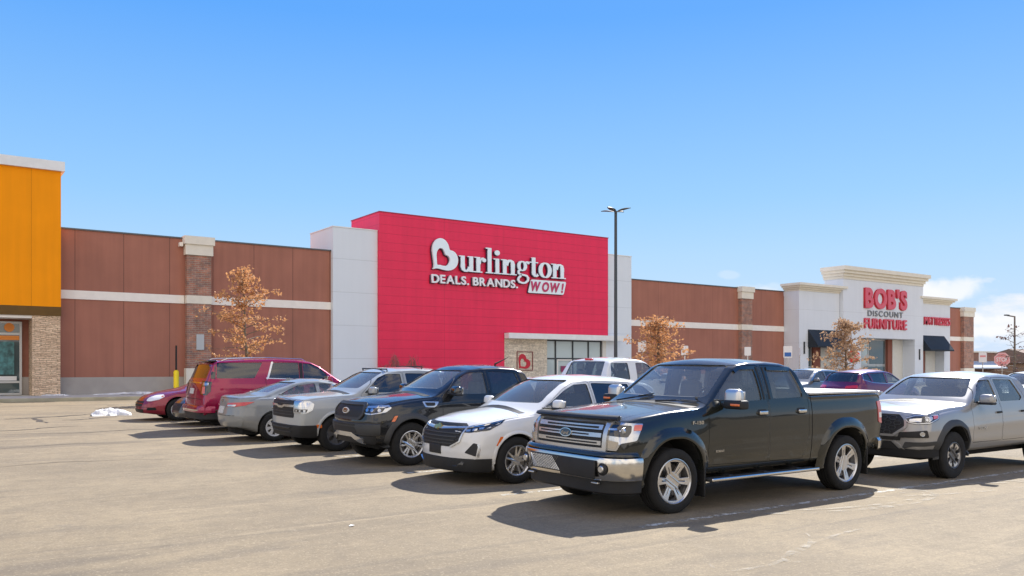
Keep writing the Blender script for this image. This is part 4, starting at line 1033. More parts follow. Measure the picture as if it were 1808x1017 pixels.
        bm = bmesh.new(); lathe_y(bm, [(.0001, wd*.2), (rr-.03, wd*.2), (rr-.03, wd*.25), (.0001, wd*.25)], 40); back = obj('wheel_drum', bm, M['inner'], None, smooth=40)
        src = [tyre, rim, disc, back]; first = True
        if sp.get('star'):
            pol = []
            for k in range(6):
                a0_ = 2*math.pi*(k+.5)/6; hw = .30
                outer = [(rr*.90*math.cos(a0_+hw*t_), rr*.90*math.sin(a0_+hw*t_)) for t_ in (-1, -.5, 0, .5, 1)]
                inn = [(rr*q_*math.cos(a0_+hw*t_), rr*q_*math.sin(a0_+hw*t_)) for t_, q_ in ((1, .62), (.55, .60), (.45, .74), (-.45, .74), (-.55, .60), (-1, .62))]
                pol.append(outer+inn)
            me = curve_mesh(pol, .003)
            for vv in me.vertices: x_, y_, z_ = vv.co; r_ = math.hypot(x_, y_); vv.co = (x_, -wd*.36-z_-.019+dish*(1-min(1, r_/rr))**1.3, y_)
            src.append(link('spoke_tabs', me, M['alloy']))
        track = sp['track']
        for xw in sp['wheels']:
            for sg in (-1, 1):
                wh = empty('wheel'); wh.parent = s.root; wh.location = (xw, sg*(track-wd*.5), Rw); wh.rotation_euler = (0, 0, 0 if sg < 0 else math.pi)
                if xw == sp['wheels'][0] and 'steer' in sp: wh.rotation_euler.z += sp['steer']
                for o in src:
                    c_ = o if first else o.copy()
                    if not first: C.objects.link(c_)
                    c_.parent = wh
                    if o is rim or o is tyre or o.name.startswith('spoke'): c_.rotation_euler = (0, sp.get('rot', .3)+xw*.37, 0)
                first = False
    # --- common details
    def handle(s, x, z, m, door=None, wd=.16, h=.045):
        p, n_ = s.cast('L', x, z); bm = bmesh.new(); rbox(bm, x, p.y-.028, z, wd, .022, h, .010); rbox(bm, x-wd*.4, p.y-.012, z, .03, .03, h*.7, .006); rbox(bm, x+wd*.4, p.y-.012, z, .03, .03, h*.7, .006)
        o = obj('door_handle', bm, m, door or s.root, smooth=50)
        s.patch(rnd_poly([(x-wd*.55, z-h*.9), (x+wd*.55, z-h*.9), (x+wd*.55, z+h*.9), (x-wd*.55, z+h*.9)], .03), 'L', s.paint if m is not M['chrome'] else M['black'], 'handle_cup', .002, parent=door)
    def mirror(s, x, z, sx=.13, sy=.24, sz=.19, cap=None, base=None, yo=.10, signal=None):
        for sg in (-1, 1):
            p, n_ = s.cast('L' if sg < 0 else 'R', x, z); y0 = p.y; bm = bmesh.new()
            yc_ = y0+sg*(yo+sy/2)
            rbox(bm, x, yc_, z, sx, sy, sz, min(sx, sz)*.36, 4, taper=(.8, .94))
            o = obj('side_mirror', bm, cap or s.paint, s.root, smooth=60)
            bm = bmesh.new(); rbox(bm, x+.02, y0+sg*(yo*.5+.03), z-sz*.38, .08, yo+.16, .05, .018); rbox(bm, x+.0, yc_, z-sz*.40, sx*1.02, sy*1.0, sz*.26, .02); obj('mirror_base', bm, base or M['black'], o, smooth=50)
            bm = bmesh.new(); rbox(bm, x+sx*.5, yc_, z+.005, .012, sy*.84, sz*.72, .005); obj('mirror_glass', bm, M['chrome'], o, smooth=50)
            if signal:
                bm = bmesh.new(); rbox(bm, x-sx*.5-.004, yc_+sg*sy*.12, z-sz*.38, .012, sy*.45, sz*.20, .005); obj('turn_signal', bm, signal, o, smooth=50)
    def box_part(s, name, m, bs, r=.015, parent=None):
        bm = bmesh.new()
        for x0, x1, y0, y1, z0_, z1 in bs: rbox(bm, (x0+x1)/2, (y0+y1)/2, (z0_+z1)/2, x1-x0, y1-y0, z1-z0_, r)
        return obj(name, bm, m, parent or s.root, smooth=50)
    def disc_part(s, name, m, x, y, z, r, t=.02, ax='F', ry=None, parent=None, seg=28):
        bm = bmesh.new(); lathe_y(bm, [(.0001, -t), (r*.8, -t), (r, -t*.5), (r, .01)], seg)
        if ry: bmesh.ops.scale(bm, verts=bm.verts, vec=(1, 1, ry/r))
        if ax == 'F': bmesh.ops.rotate(bm, verts=bm.verts, matrix=Matrix.Rotation(R(-90), 3, 'Z'))
        if ax == 'B': bmesh.ops.rotate(bm, verts=bm.verts, matrix=Matrix.Rotation(R(90), 3, 'Z'))
        if ax == 'D': bmesh.ops.rotate(bm, verts=bm.verts, matrix=Matrix.Rotation(R(-45), 3, 'Z'))
        bmesh.ops.translate(bm, verts=bm.verts, vec=(x, y, z)); return obj(name, bm, m, parent or s.root, smooth=40)
    def onskin(s, ax, u, v, t=0):
        p, n_ = s.cast(ax, u, v); return p+n_*t

# rim face patterns: holes cut between the spokes
def wedge(a, r0, r1, w0, w1, rr, lean=0, rn=.012):
    c_, sn = math.cos(a), math.sin(a); pts = [(r0, -w0/2+lean*0), (r1, -w1/2+lean), (r1+.006, lean), (r1, w1/2+lean), (r0, w0/2)]
    return rnd_poly([(x*c_-y*sn, x*sn+y*c_) for x, y in pts], rn, 3)
def holes_n(n_, r0, r1, w0, w1, r2=None, extra=None):
    def f(rr):
        o = []
        for k in range(n_):
            a = 2*math.pi*k/n_; o.append(wedge(a, r0*rr, r1*rr, w0*rr, w1*rr, rr))
            if extra: 
                ea, er0, er1, ew0, ew1 = extra; o.append(wedge(a+math.pi/n_, er0*rr, er1*rr, ew0*rr, ew1*rr, rr, rn=.006))
        return o
    return f
WH = {
 'six': dict(holes=holes_n(6, .40, .86, .20, .62, extra=(0, .34, .70, .05, .07)), lugs=6, dish=.05, m=M['alloy']),
 'ten': dict(holes=holes_n(5, .30, .90, .10, .70, extra=(0, .36, .90, .05, .32)), lugs=5, dish=.04, m=M['alloy']),
 'twelve': dict(holes=holes_n(6, .38, .88, .16, .52, extra=(0, .45, .88, .07, .20)), lugs=6, dish=.05, m=M['alloy']),
 'trail': dict(holes=holes_n(6, .42, .84, .20, .40), lugs=6, dish=.03, m=M['alloydark']),
 'cover': dict(holes=holes_n(7, .40, .84, .16, .42), lugs=5, dish=.03, m=M['cover']),
 'fives': dict(holes=holes_n(5, .34, .88, .20, .80), lugs=5, dish=.04, m=M['alloydark']),
}

# --- large dark pickup in front
F = dict(L=5.50, R=.405, rim=.280, tw=.275, wheels=(.93, 4.50), track=.985, arch=.515, wz=.03, flare=.012, steer=R(-2),
  top=[(0,1.10),(.03,1.155),(.10,1.20),(.35,1.245),(.9,1.30),(1.34,1.335),(1.42,1.35),(1.50,1.40),(2.14,1.865),(2.26,1.91),(2.5,1.935),(2.9,1.94),(3.25,1.92),(3.42,1.88),(3.48,1.82),(3.63,1.50),(3.67,1.43),(3.685,1.425),(3.72,1.42),(5.38,1.435),(5.44,1.42),(5.48,1.38),(5.50,1.30)],
  belt=[(0,.96),(.10,1.05),(.5,1.12),(1.3,1.22),(1.5,1.30),(1.8,1.345),(3.7,1.37),(5.5,1.385)], bot=[(0,.46),(.5,.44),(4.9,.47),(5.5,.62)],
  plan=[(0,.90),(.06,.935),(.25,.965),(1.0,.968),(4.8,.968),(5.3,.962),(5.5,.945)], topw=[(0,.84),(1.35,.90),(1.5,.895),(2.2,.775),(3.40,.755),(3.66,.93),(3.7,.955),(5.5,.935)], crease=[(.705,.010,.016),(1.19,.006,.03)],
  side=[(0,.93),(.04,.962),(.16,.972),(.19,.982),(.5,1.0),(.72,.995),(.86,.985),(.95,.975),(1,.958)], crown=[(0,.035),(1.3,.04),(2.2,.055),(3.4,.05),(3.68,.012),(5.5,.012)], r=.08,
  nose=[(.4,.02),(.72,.0),(.95,.0),(1.18,.05)], tail=[(.5,.10),(.8,.02),(1.4,.0)], pf=.13, pt=.05, nf=.9, bow=(1.45,2.2,2.9,.10), cavity=(1.62,3.60), floor=.62,
  windows=[([(1.70,1.395),(2.06,1.395),(2.14,1.36),(2.635,1.375),(2.60,1.80),(2.27,1.795),(2.16,1.755)],M['glass']),([(2.87,1.385),(3.50,1.395),(3.52,1.42),(3.40,1.795),(2.86,1.80)],M['glass'])],
  ws=(1.425,1.845,.80,.66,2.7), rw=(1.50,1.80,.66,.62,3.0),
  doors=[[(1.53,.56),(2.745,.54),(2.745,1.40),(2.70,1.845),(2.24,1.845),(2.06,1.76),(1.56,1.38)],[(2.765,.54),(3.50,.53),(3.615,.80),(3.625,1.38),(3.50,1.83),(2.72,1.845),(2.765,1.40)]],
  hood=([(.06,-.72),(.06,.72),(1.30,.74),(1.36,.55),(1.38,0),(1.36,-.55),(1.30,-.74)],1.0), gaps=[([(3.68,.3),(3.695,.3),(3.695,2),(3.68,2)],'Y',-1.1,1.1)],
  wheel=WH['six'], seats=((2.35,3.05),.78,(1.85,1.30),(2.15,1.72)), rot=.25)
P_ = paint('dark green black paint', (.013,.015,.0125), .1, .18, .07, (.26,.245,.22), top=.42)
f150 = c = Car('pickup_truck', 'large dark green black crew cab pickup with chrome grille and running boards, nearest the viewer', 'pickup truck', F, (6.75, 8.43), paint_=P_)
g = c.strip([(-.67,.81),(.67,.81),(.69,1.155),(-.69,1.155)], .06, 'F', M['satin'], 'grille', .035, True)
c.patch([(-.64,.83),(.64,.83),(.655,1.14),(-.655,1.14)], 'F', M['black'], 'grille_mesh', .004, parent=g)
for z in (.895, .985, 1.075):
    b_ = c.strip([(-.62,z),(.62,z)], .050, 'F', M['satin'], 'grille_bar', .028, parent=g)
    if z != .985: c.strip([(-.56,z),(.42,z)], .018, 'F', M['black'], 'bar_slot', .031, parent=g)
    else: c.strip([(.12,z),(.56,z)], .018, 'F', M['black'], 'bar_slot', .031, parent=g); c.strip([(-.42,z),(-.12,z)], .018, 'F', M['black'], 'bar_slot', .031, parent=g)
e1 = c.patch([(.115*math.cos(t_)*1, .985+.052*math.sin(t_)) for t_ in [2*math.pi*k/28 for k in range(28)]], 'F', M['chrome'], 'emblem', .040, parent=g)
c.patch([(.102*math.cos(t_), .985+.042*math.sin(t_)) for t_ in [2*math.pi*k/28 for k in range(28)]], 'F', M['blueoval'], 'emblem_field', .043, parent=g)
c.text('Ford', 'F', 0, .985, .045, M['chrome'], 'emblem_letters', wd=.14, t=.044, shear=.3, parent=g)
for ax in 'DE':
    h = c.patch(rnd_poly([(.515,.815),(.655,.815),(.70,.905),(.885,.935),(.955,1.13),(.515,1.155)],.02), ax, M['lampgrey'], 'headlight', .010)
    c.patch(rnd_poly([(.54,.99),(.54,1.12),(.82,1.11),(.82,1.04),(.78,.975)],.02), ax, M['gloss'], 'lamp_housing', .013, parent=h)
    p_ = c.onskin(ax, .72, 1.05, .0); t_ = c.disc_part('projector', M['lampgrey'], p_.x, p_.y, p_.z, .045, .016, 'F', parent=h) if ax == 'D' else None
    c.strip([(.56,1.065),(.66,1.065)], .02, ax, M['chrome'], 'light_bar', .018, parent=h)
    c.patch(rnd_poly([(.845,1.05),(.93,1.05),(.945,1.115),(.85,1.115)],.01), ax, M['amberpale'], 'turn_signal', .016, parent=h)
    c.patch(rnd_poly([(.54,.84),(.64,.84),(.68,.92),(.54,.94)],.015), ax, M['chrome'], 'reflector', .014, parent=h)
# bumper
c._fr = True; pn = c.plan(-.055, .34, .97, 6, 2.2)
bmp = c.band(pn, [(0,.45),(.03,.46),(.042,.48),(.058,.60),(.062,.70),(.052,.73),(.02,.745),(-.04,.745),(-.04,.44)], M['chrome'], 'front_bumper')
c.band(c.plan(-.050, .30, .965, 6, 2.2), [(0,.745),(.035,.748),(.03,.775),(0,.80),(-.03,.80),(-.03,.746)], P_, 'bumper_trim', bmp)
c.box_part('licence_bracket', M['black'], [(-.135,-.105,-.68,-.02,.475,.70)], .012, bmp)
c.box_part('bumper_grille', M['black'], [(-.125,-.108,-.05,.62,.50,.70)], .008, bmp)
mm = []
bm = bmesh.new()
for k in range(17):
    y = -.0+.035*k
    if y < .56: tube(bm, [(-.128,y,.515),(-.128,min(y+.17,.60),.685)], .0045, 4); tube(bm, [(-.130,y+.02,.685),(-.130,min(y+.19,.60),.515)], .0045, 4)
obj('mesh_wires', bm, M['lampgrey'], bmp)
for sg in (-1, 1):
    o = c.disc_part('fog_light', M['black'], -.072, sg*.76, .60, .075, .022, 'F'); c.disc_part('fog_lens', M['lampgrey'], -.088, sg*.76, .60, .045, .022, 'F', parent=o)
c.band(c.plan(-.03, .38, .93, 6, 2.2), [(0,.29),(.025,.31),(.03,.45),(0,.455),(-.04,.45),(-.04,.30)], M['black'], 'air_dam')
c.box_part('tow_hook', M['alloy'], [(-.10,-.05,-.70,-.58,.415,.435),(-.10,-.05,.58,.70,.415,.435)], .008)
c.box_part('underbody', M['inner'], [(.3,5.2,-.6,.6,.36,.5),(1.3,5.2,-.45,.45,.28,.5)], .03)
c.band([(.035+.10*(abs(y)/.80)**3, y) for i, y in enumerate([-.80+.040*k for k in range(41)])], [(-.05,1.165),(.005,1.17),(.03,1.19),(.012,1.215),(-.05,1.232),(-.07,1.2)], M['black'], 'bug_deflector')
c.flarearch(.93, .50, .635, .045, P_, None, sq=.04, a0=-14); c.flarearch(4.50, .50, .645, .045, P_, None, sq=.04)
for d_, x in ((0, 2.60), (1, 3.44)): c.handle(x, 1.205, M['chrome'], c.doors[d_], .17, .05)
c.mirror(1.83, 1.42, .15, .27, .24, cap=M['satin'], base=M['black'], yo=.09)
for sg in (-1, 1): c.box_part('mirror_housing', M['black'], [(1.735,1.90,sg*1.17-.15,sg*1.17+.15,1.285,1.40)], .03); c.box_part('turn_signal', M['amber'], [(1.727,1.75,sg*1.22-.075,sg*1.22+.075,1.325,1.355)], .008)
for sg in (-1, 1):
    c.box_part('running_board', M['grey_plastic'], [(1.50,3.72,min(sg*.90,sg*1.06),max(sg*.90,sg*1.06),.355,.40)], .02); c.box_part('board_trim', M['chrome'], [(1.50,3.72,min(sg*1.045,sg*1.075),max(sg*1.045,sg*1.075),.36,.405)], .014)
    c.box_part('mud_flap', M['black'], [(1.43,1.455,min(sg*.74,sg*1.0),max(sg*.74,sg*1.0),.17,.62)], .01); c.box_part('mud_flap', M['black'], [(5.02,5.04,min(sg*.74,sg*.98),max(sg*.74,sg*.98),.20,.62)], .01)
for x in (1.9,2.6,3.3): c.box_part('board_bracket', M['black'], [(x,x+.08,-1.0,-.5,.37,.42)], .01)
for ax in 'LR':
    c.strip([(1.72,1.385),(2.06,1.385)], .012, ax, M['black'], 'window_seal', .006)
    c.strip([(2.20,1.755),(2.30,1.80),(2.61,1.805)], .038, ax, M['gloss'], 'window_visor', .014); c.strip([(2.86,1.795),(3.38,1.785)], .045, ax, M['gloss'], 'window_visor', .016)
    c.strip([(2.685,1.38),(2.655,1.82)], .03, ax, M['black'], 'pillar_trim', .004); c.strip([(2.80,1.38),(2.785,1.82)], .03, ax, M['black'], 'pillar_trim', .004)
c.text('F-150', 'L', 1.35, 1.115, .045, M['chrome'], 'fender_badge', wd=.20, off=.02)
c.text('ECOBOOST', 'L', 1.75, .735, .028, M['chrome'], 'door_badge', wd=.16, off=.02)
c.box_part('tonneau_cover', mat('pale bed cover', (.62,.62,.60), .45, var=.06), [(3.72,5.40,-.90,.90,1.425,1.462)], .015)
for ax in 'HI':
    h = c.patch(rnd_poly([(.62,.93),(.78,.98),(.80,1.30),(.62,1.31)],.02), ax, M['pinklens'], 'tail_light', .012); c.patch(rnd_poly([(.64,1.05),(.77,1.05),(.775,1.13),(.64,1.13)],.01), ax, M['white'], 'reversing_lamp', .015, parent=h)
c._fr = False; c.band(c.plan(5.60, 5.30, .96, 6, 2.4, fr=False), [(0,.56),(.02,.58),(.03,.70),(.0,.74),(-.05,.74),(-.05,.57)], M['chrome'], 'rear_bumper')
bm = bmesh.new()
for y0_, y1_ in ((-.15,-.78), (.62,.02)):
    pa = c.onskin('T', 1.40, y0_, .02); pb = c.onskin('T', 1.47, (y0_+y1_)/2, .025); pc = c.onskin('T', 1.60, y1_, .02)
    tube(bm, [pa, pb], .012, 6); tube(bm, [pb, c.onskin('T', 1.52, y1_, .02)], .008, 6); tube(bm, [c.onskin('T',1.50,y1_+.25,.022), c.onskin('T', 1.55, y1_, .018)], .007, 6)
obj('wipers', bm, M['black'], c.root)
c.patch([(1.33,-.84),(1.33,.84),(1.46,.84),(1.45,0),(1.46,-.84)], 'T', M['black'], 'cowl_panel', .004)

# --- white crossover
Q = dict(L=4.65, R=.36, rim=.232, tw=.235, wheels=(.93, 3.655), track=.925, arch=.405, wz=.02, flare=.02,
  top=[(0,.72),(.03,.84),(.08,.93),(.2,.99),(.5,1.045),(.95,1.10),(1.12,1.125),(1.22,1.18),(1.55,1.38),(1.90,1.555),(2.1,1.615),(2.4,1.65),(2.9,1.655),(3.5,1.62),(3.95,1.56),(4.1,1.50),(4.40,1.18),(4.5,1.10),(4.62,1.02),(4.65,.9)],
  belt=[(0,.66),(.08,.84),(.4,.95),(1.1,1.04),(2.0,1.08),(3.4,1.16),(4.0,1.19),(4.65,1.0)], bot=[(0,.32),(.3,.22),(4.3,.25),(4.65,.36)],
  plan=[(0,.80),(.06,.85),(.25,.90),(.9,.918),(2.5,.922),(4.1,.905),(4.5,.86),(4.65,.80)], topw=[(0,.66),(1.1,.83),(1.25,.84),(2.1,.66),(3.9,.60),(4.4,.74),(4.65,.74)],
  side=[(0,.92),(.06,.95),(.2,.965),(.42,.985),(.6,1.0),(.78,.985),(.9,.965),(1,.93)], crown=[(0,.06),(1.1,.07),(2.2,.06),(3.9,.06),(4.65,.05)], r=.08,
  nose=[(.2,.10),(.35,.02),(.5,.0),(.8,.02),(1.0,.12)], tail=[(.3,.05),(.6,0),(1.0,.06)], pf=.34, pt=.22, nf=1.0, bow=(1.2,2.1,3.0,.20), rbow=(3.6,4.2,4.6,.1), cavity=(1.45,4.2), floor=.45,
  windows=[([(1.52,1.16),(2.50,1.15),(2.48,1.515),(2.20,1.50),(1.98,1.42)],M['glass']),([(2.58,1.155),(3.42,1.19),(3.42,1.50),(2.57,1.525)],M['glassdark']),([(3.52,1.21),(3.95,1.30),(3.78,1.46),(3.52,1.49)],M['glassdark'])],
  ws=(1.215,1.575,.72,.56,2.4), rw=(1.22,1.50,.60,.52,3.6), doors=[[(1.42,.42),(2.54,.42),(2.54,1.15),(2.52,1.55),(2.2,1.54),(1.95,1.44),(1.46,1.13)],[(2.555,.42),(3.20,.42),(3.42,.75),(3.49,1.16),(3.46,1.53),(2.53,1.55),(2.555,1.15)]],
  hood=([(.16,-.55),(.16,.55),(.5,.74),(1.02,.82),(1.10,.5),(1.12,0),(1.10,-.5),(1.02,-.82),(.5,-.74)],.82),
  crease=[(lambda x: .98+.03*x, .012, .03), (.45, -.015, .07)], wheel=WH['ten'], seats=((2.25,3.15),.52,(1.72,1.08),(2.05,1.45)), seatm=M['seatdark'], rot=.1)
PW = paint('white paint', (.72,.72,.70), 0, .3, .18)
c = Car('crossover_car', 'white crossover with black grille and gold emblem, parked just left of the large dark pickup', 'car', Q, (6.60, 11.52), paint_=PW)
gp = [(-.60,.84),(-.56,.66),(-.40,.575),(.40,.575),(.56,.66),(.60,.84)]
g = c.patch(rnd_poly(gp,.04), 'F', M['black'], 'grille', .006)
for i in range(4):
    z = .62+.052*i; w_ = .43+.036*i; c.strip([(-w_,z),(w_,z)], .018, 'F', M['grey_plastic'], 'grille_bar', .020, parent=g)
c.strip([(-.66,.885),(-.6,.86),(-.56,.66),(-.40,.575)][::-1], .022, 'F', M['satin'], 'grille_surround', .022, parent=g); c.strip([(.66,.885),(.6,.86),(.56,.66),(.40,.575)][::-1], .022, 'F', M['satin'], 'grille_surround', .022, parent=g)
c.strip([(-.60,.862),(-.13,.835),(.13,.835),(.60,.862)], .024, 'F', M['satin'], 'grille_bar', .026, parent=g)
c.patch([(-.58,.89),(-.2,.875),(.2,.875),(.58,.89),(.5,.925),(-.5,.925)], 'F', M['black'], 'hood_slot', .006, parent=g)
c.patch([(-.11,.83),(-.03,.83),(-.03,.81),(.03,.81),(.03,.83),(.11,.83),(.085,.865),(.03,.865),(.03,.885),(-.03,.885),(-.03,.865),(-.085,.865)], 'F', M['gold'], 'emblem', .036, parent=g)
for ax in 'DE':
    h = c.patch(rnd_poly([(.50,.80),(.51,.86),(.86,.925),(1.12,.99),(1.08,.93),(.92,.835),(.62,.795)],.012), ax, M['gloss'], 'headlight', .008)
    c.strip([(.54,.855),(.85,.905),(1.08,.965)], .016, ax, M['chrome'], 'light_strip', .012, parent=h)
    for u, v in ((.60,.822),(.70,.836),(.80,.856)): c.patch(rnd_poly([(u-.035,v-.014),(u+.03,v-.010),(u+.045,v+.02),(u-.03,v+.014)],.006), ax, M['lampgrey'], 'lamp_cell', .012, parent=h)
    c.patch(rnd_poly([(.555,.50),(.74,.45),(.77,.63),(.70,.65)],.02), ax, M['black'], 'bumper_vent', .006); c.strip([(.765,.44),(.79,.55),(.77,.63)], .03, ax, M['lampgrey'], 'daylight_lamp', .010)
    c.patch(rnd_poly([(1.02,.60),(1.06,.60),(1.115,.735),(1.075,.735)],.01), ax, M['amber'], 'side_marker', .006)
c._fr = True
c.skinband([(-.03,.20),(.0,.205),(.014,.23),(.016,.38),(.010,.405),(-.006,.412)], M['black'], 'lower_bumper', .80, 70, .335)
c.strip([(-.62,.355),(-.5,.305),(.5,.305),(.62,.355)], .03, 'F', M['lampgrey'], 'skid_trim', .042)
c.box_part('licence_bracket', M['black'], [(-.01,.03,-.17,.17,.45,.595)], .01)
c.flarearch(.93, .392, .44, .010, PW, None); c.flarearch(3.655, .392, .44, .010, PW, None)
for ax in 'LR': c.patch([(1.36,.23),(3.22,.23),(3.22,.40),(1.36,.40)], ax, M['black'], 'sill_cladding', .014); c.strip([(1.46,1.14),(2.5,1.135),(3.45,1.175),(3.98,1.29)], .014, ax, M['black'], 'window_trim', .008)
c.handle(2.40, .98, PW, c.doors[0]); c.handle(3.30, 1.0, PW, c.doors[1]); c.mirror(1.66, 1.20, .14, .23, .15, yo=.06)
c.patch([(1.10,-.70),(1.10,.70),(1.20,.72),(1.19,0),(1.20,-.72)], 'T', M['black'], 'cowl_panel', .004)
c.box_part('underbody', M['inner'], [(.4,4.3,-.55,.55,.18,.4)], .03)

# --- black mid-size pickup
G2 = dict(L=5.35, R=.385, rim=.240, tw=.25, wheels=(.88, 4.10), track=.93, arch=.445, wz=.03, flare=.03,
  top=[(0,1.00),(.03,1.07),(.10,1.13),(.35,1.19),(.8,1.235),(1.22,1.27),(1.30,1.29),(1.40,1.36),(1.95,1.68),(2.15,1.765),(2.45,1.80),(2.9,1.81),(3.25,1.79),(3.42,1.74),(3.48,1.68),(3.62,1.38),(3.66,1.27),(3.70,1.25),(5.28,1.27),(5.33,1.22),(5.35,1.1)],
  belt=[(0,.90),(.10,1.03),(.5,1.11),(1.3,1.19),(1.8,1.22),(3.7,1.22),(5.35,1.22)], bot=[(0,.44),(.4,.36),(4.8,.42),(5.35,.55)],
  plan=[(0,.84),(.06,.885),(.25,.925),(.9,.93),(4.6,.93),(5.1,.92),(5.35,.90)], topw=[(0,.74),(1.25,.84),(1.4,.84),(2.1,.70),(3.38,.68),(3.62,.86),(3.7,.915),(5.35,.90)],
  crown=[(0,.05),(1.3,.05),(2.2,.055),(3.4,.05),(3.68,.012),(5.35,.012)], r=.08, nose=[(.3,.10),(.5,.02),(.8,0),(1.08,.06)], tail=[(.5,.05),(.8,0)], pf=.22, pt=.08, bow=(1.35,2.1,2.9,.14), cavity=(1.55,3.55), floor=.55,
  windows=[([(1.62,1.27),(2.52,1.26),(2.50,1.67),(2.18,1.66),(1.98,1.58)],M['glass']),([(2.64,1.265),(3.38,1.28),(3.26,1.66),(2.62,1.68)],M['glassdark'])],
  ws=(1.365,1.70,.72,.58,2.4), rw=(1.40,1.68,.58,.54,2.9), doors=[[(1.50,.50),(2.57,.50),(2.57,1.27),(2.54,1.71),(2.16,1.70),(1.94,1.60),(1.52,1.22)],[(2.585,.50),(3.40,.50),(3.50,.80),(3.50,1.24),(3.36,1.70),(2.55,1.715),(2.585,1.27)]],
  hood=([(.10,-.70),(.10,.70),(1.16,.80),(1.24,.5),(1.26,0),(1.24,-.5),(1.16,-.80)],.96), gaps=[([(3.67,.3),(3.682,.3),(3.682,2),(3.67,2)],'Y',-1.1,1.1)],
  crease=[(1.06,.012,.03)], wheel=WH['twelve'], seats=((2.25,2.95),.66,(1.75,1.18),(2.05,1.58)), seatm=M['seatdark'])
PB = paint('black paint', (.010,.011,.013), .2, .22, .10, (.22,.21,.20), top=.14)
c = Car('pickup_truck', 'black pickup with black mesh grille between the white crossover and the pale grey pickup', 'pickup truck', G2, (6.36, 14.38), paint_=PB)
g = c.strip(rnd_poly([(-.52,.84),(.52,.84),(.60,.95),(.53,1.09),(-.53,1.09),(-.60,.95)],.05), .045, 'F', M['grey_plastic'], 'grille', .03, True)
c.patch([(-.50,.85),(.50,.85),(.58,.95),(.51,1.08),(-.51,1.08),(-.58,.95)], 'F', M['black'], 'grille_mesh', .010, parent=g)
c.patch([(.12*math.cos(t_), .965+.05*math.sin(t_)) for t_ in [2*math.pi*k/28 for k in range(28)]], 'F', M['white'], 'emblem', .030, parent=g)
c.patch([(.10*math.cos(t_), .965+.037*math.sin(t_)) for t_ in [2*math.pi*k/28 for k in range(28)]], 'F', M['blueoval'], 'emblem_field', .034, parent=g)
c.text('Ford', 'F', 0, .965, .042, M['chrome'], 'emblem_letters', wd=.13, t=.036, shear=.3, parent=g)
for ax in 'DE':
    h = c.patch(rnd_poly([(.50,.93),(.46,1.06),(.60,1.07),(.92,1.09),(.98,1.04),(.90,.965),(.66,.92)],.02), ax, M['lampgrey'], 'headlight', .008)
    c.patch(rnd_poly([(.52,.95),(.50,1.03),(.88,1.04),(.84,.97),(.66,.94)],.015), ax, M['gloss'], 'lamp_housing', .010, parent=h)
    for u in (.56,.66,.79): c.patch(circle(u,.995,.028,16), ax, M['chrome'], 'lamp_cell', .018, parent=h)
    c.patch(rnd_poly([(.56,.60),(.76,.60),(.74,.71),(.60,.71)],.03), ax, M['black'], 'fog_recess', .016); p_ = c.onskin(ax,.67,.655,.0); c.patch(circle(.68,.655,.025,16), ax, M['lampgrey'], 'fog_light', .024)
    c.patch(rnd_poly([(.985,.80),(1.03,.80),(1.075,.90),(1.03,.90)],.01), ax, M['amber'], 'side_marker', .022)
c._fr = True
b_ = c.skinband([(-.02,.55),(.02,.56),(.040,.60),(.048,.70),(.035,.755),(-.01,.775)], M['grey_plastic'], 'front_bumper', .70, 64)
c.strip([(-.42,.735),(.42,.735)], .02, 'F', M['black'], 'bumper_slot', .055, parent=b_)
c.patch([(-.46,.60),(.46,.60),(.42,.70),(-.42,.70)], 'F', M['black'], 'lower_intake', .050, parent=b_)
c.strip([(-.60,.47),(-.45,.50),(-.30,.56),(.30,.56),(.45,.50),(.60,.47)], .075, 'F', M['lampgrey'], 'skid_plate', .045)
c.skinband([(-.03,.40),(.0,.405),(.012,.43),(.014,.54),(-.01,.555)], M['black'], 'lower_bumper', .70, 60, .46)
c.flarearch(.88, .43, .53, .03, M['grey_plastic'], None); c.flarearch(4.10, .43, .53, .03, M['grey_plastic'], None)
c.handle(2.45, 1.08, M['black'], c.doors[0]); c.handle(3.30, 1.08, M['black'], c.doors[1]); c.mirror(1.74, 1.33, .15, .26, .17, cap=M['gloss'], yo=.05)
v_ = c.patch(rnd_poly([(1.10,1.14),(1.44,1.13),(1.40,1.08),(1.34,1.03),(1.14,1.04)],.02), 'L', M['lampgrey'], 'fender_vent', .010); c.patch(rnd_poly([(1.14,1.12),(1.36,1.115),(1.34,1.06),(1.18,1.06)],.02), 'L', M['black'], 'vent_mesh', .013, parent=v_)
c.box_part('underbody', M['inner'], [(.4,5.0,-.55,.55,.28,.5)], .03)
bm = bmesh.new(); tube(bm, [c.onskin('T',3.1,-.25,0)+Vector((0,0,0)), c.onskin('T',3.1,-.25,.03), c.onskin('T',3.32,-.25,.20)+Vector((.04,0,0))], [.03,.02,.006], 8); obj('antenna', bm, M['black'], c.root)
c.patch([(1.22,-.74),(1.22,.74),(1.33,.76),(1.31,0),(1.33,-.76)], 'T', M['black'], 'cowl_panel', .004)

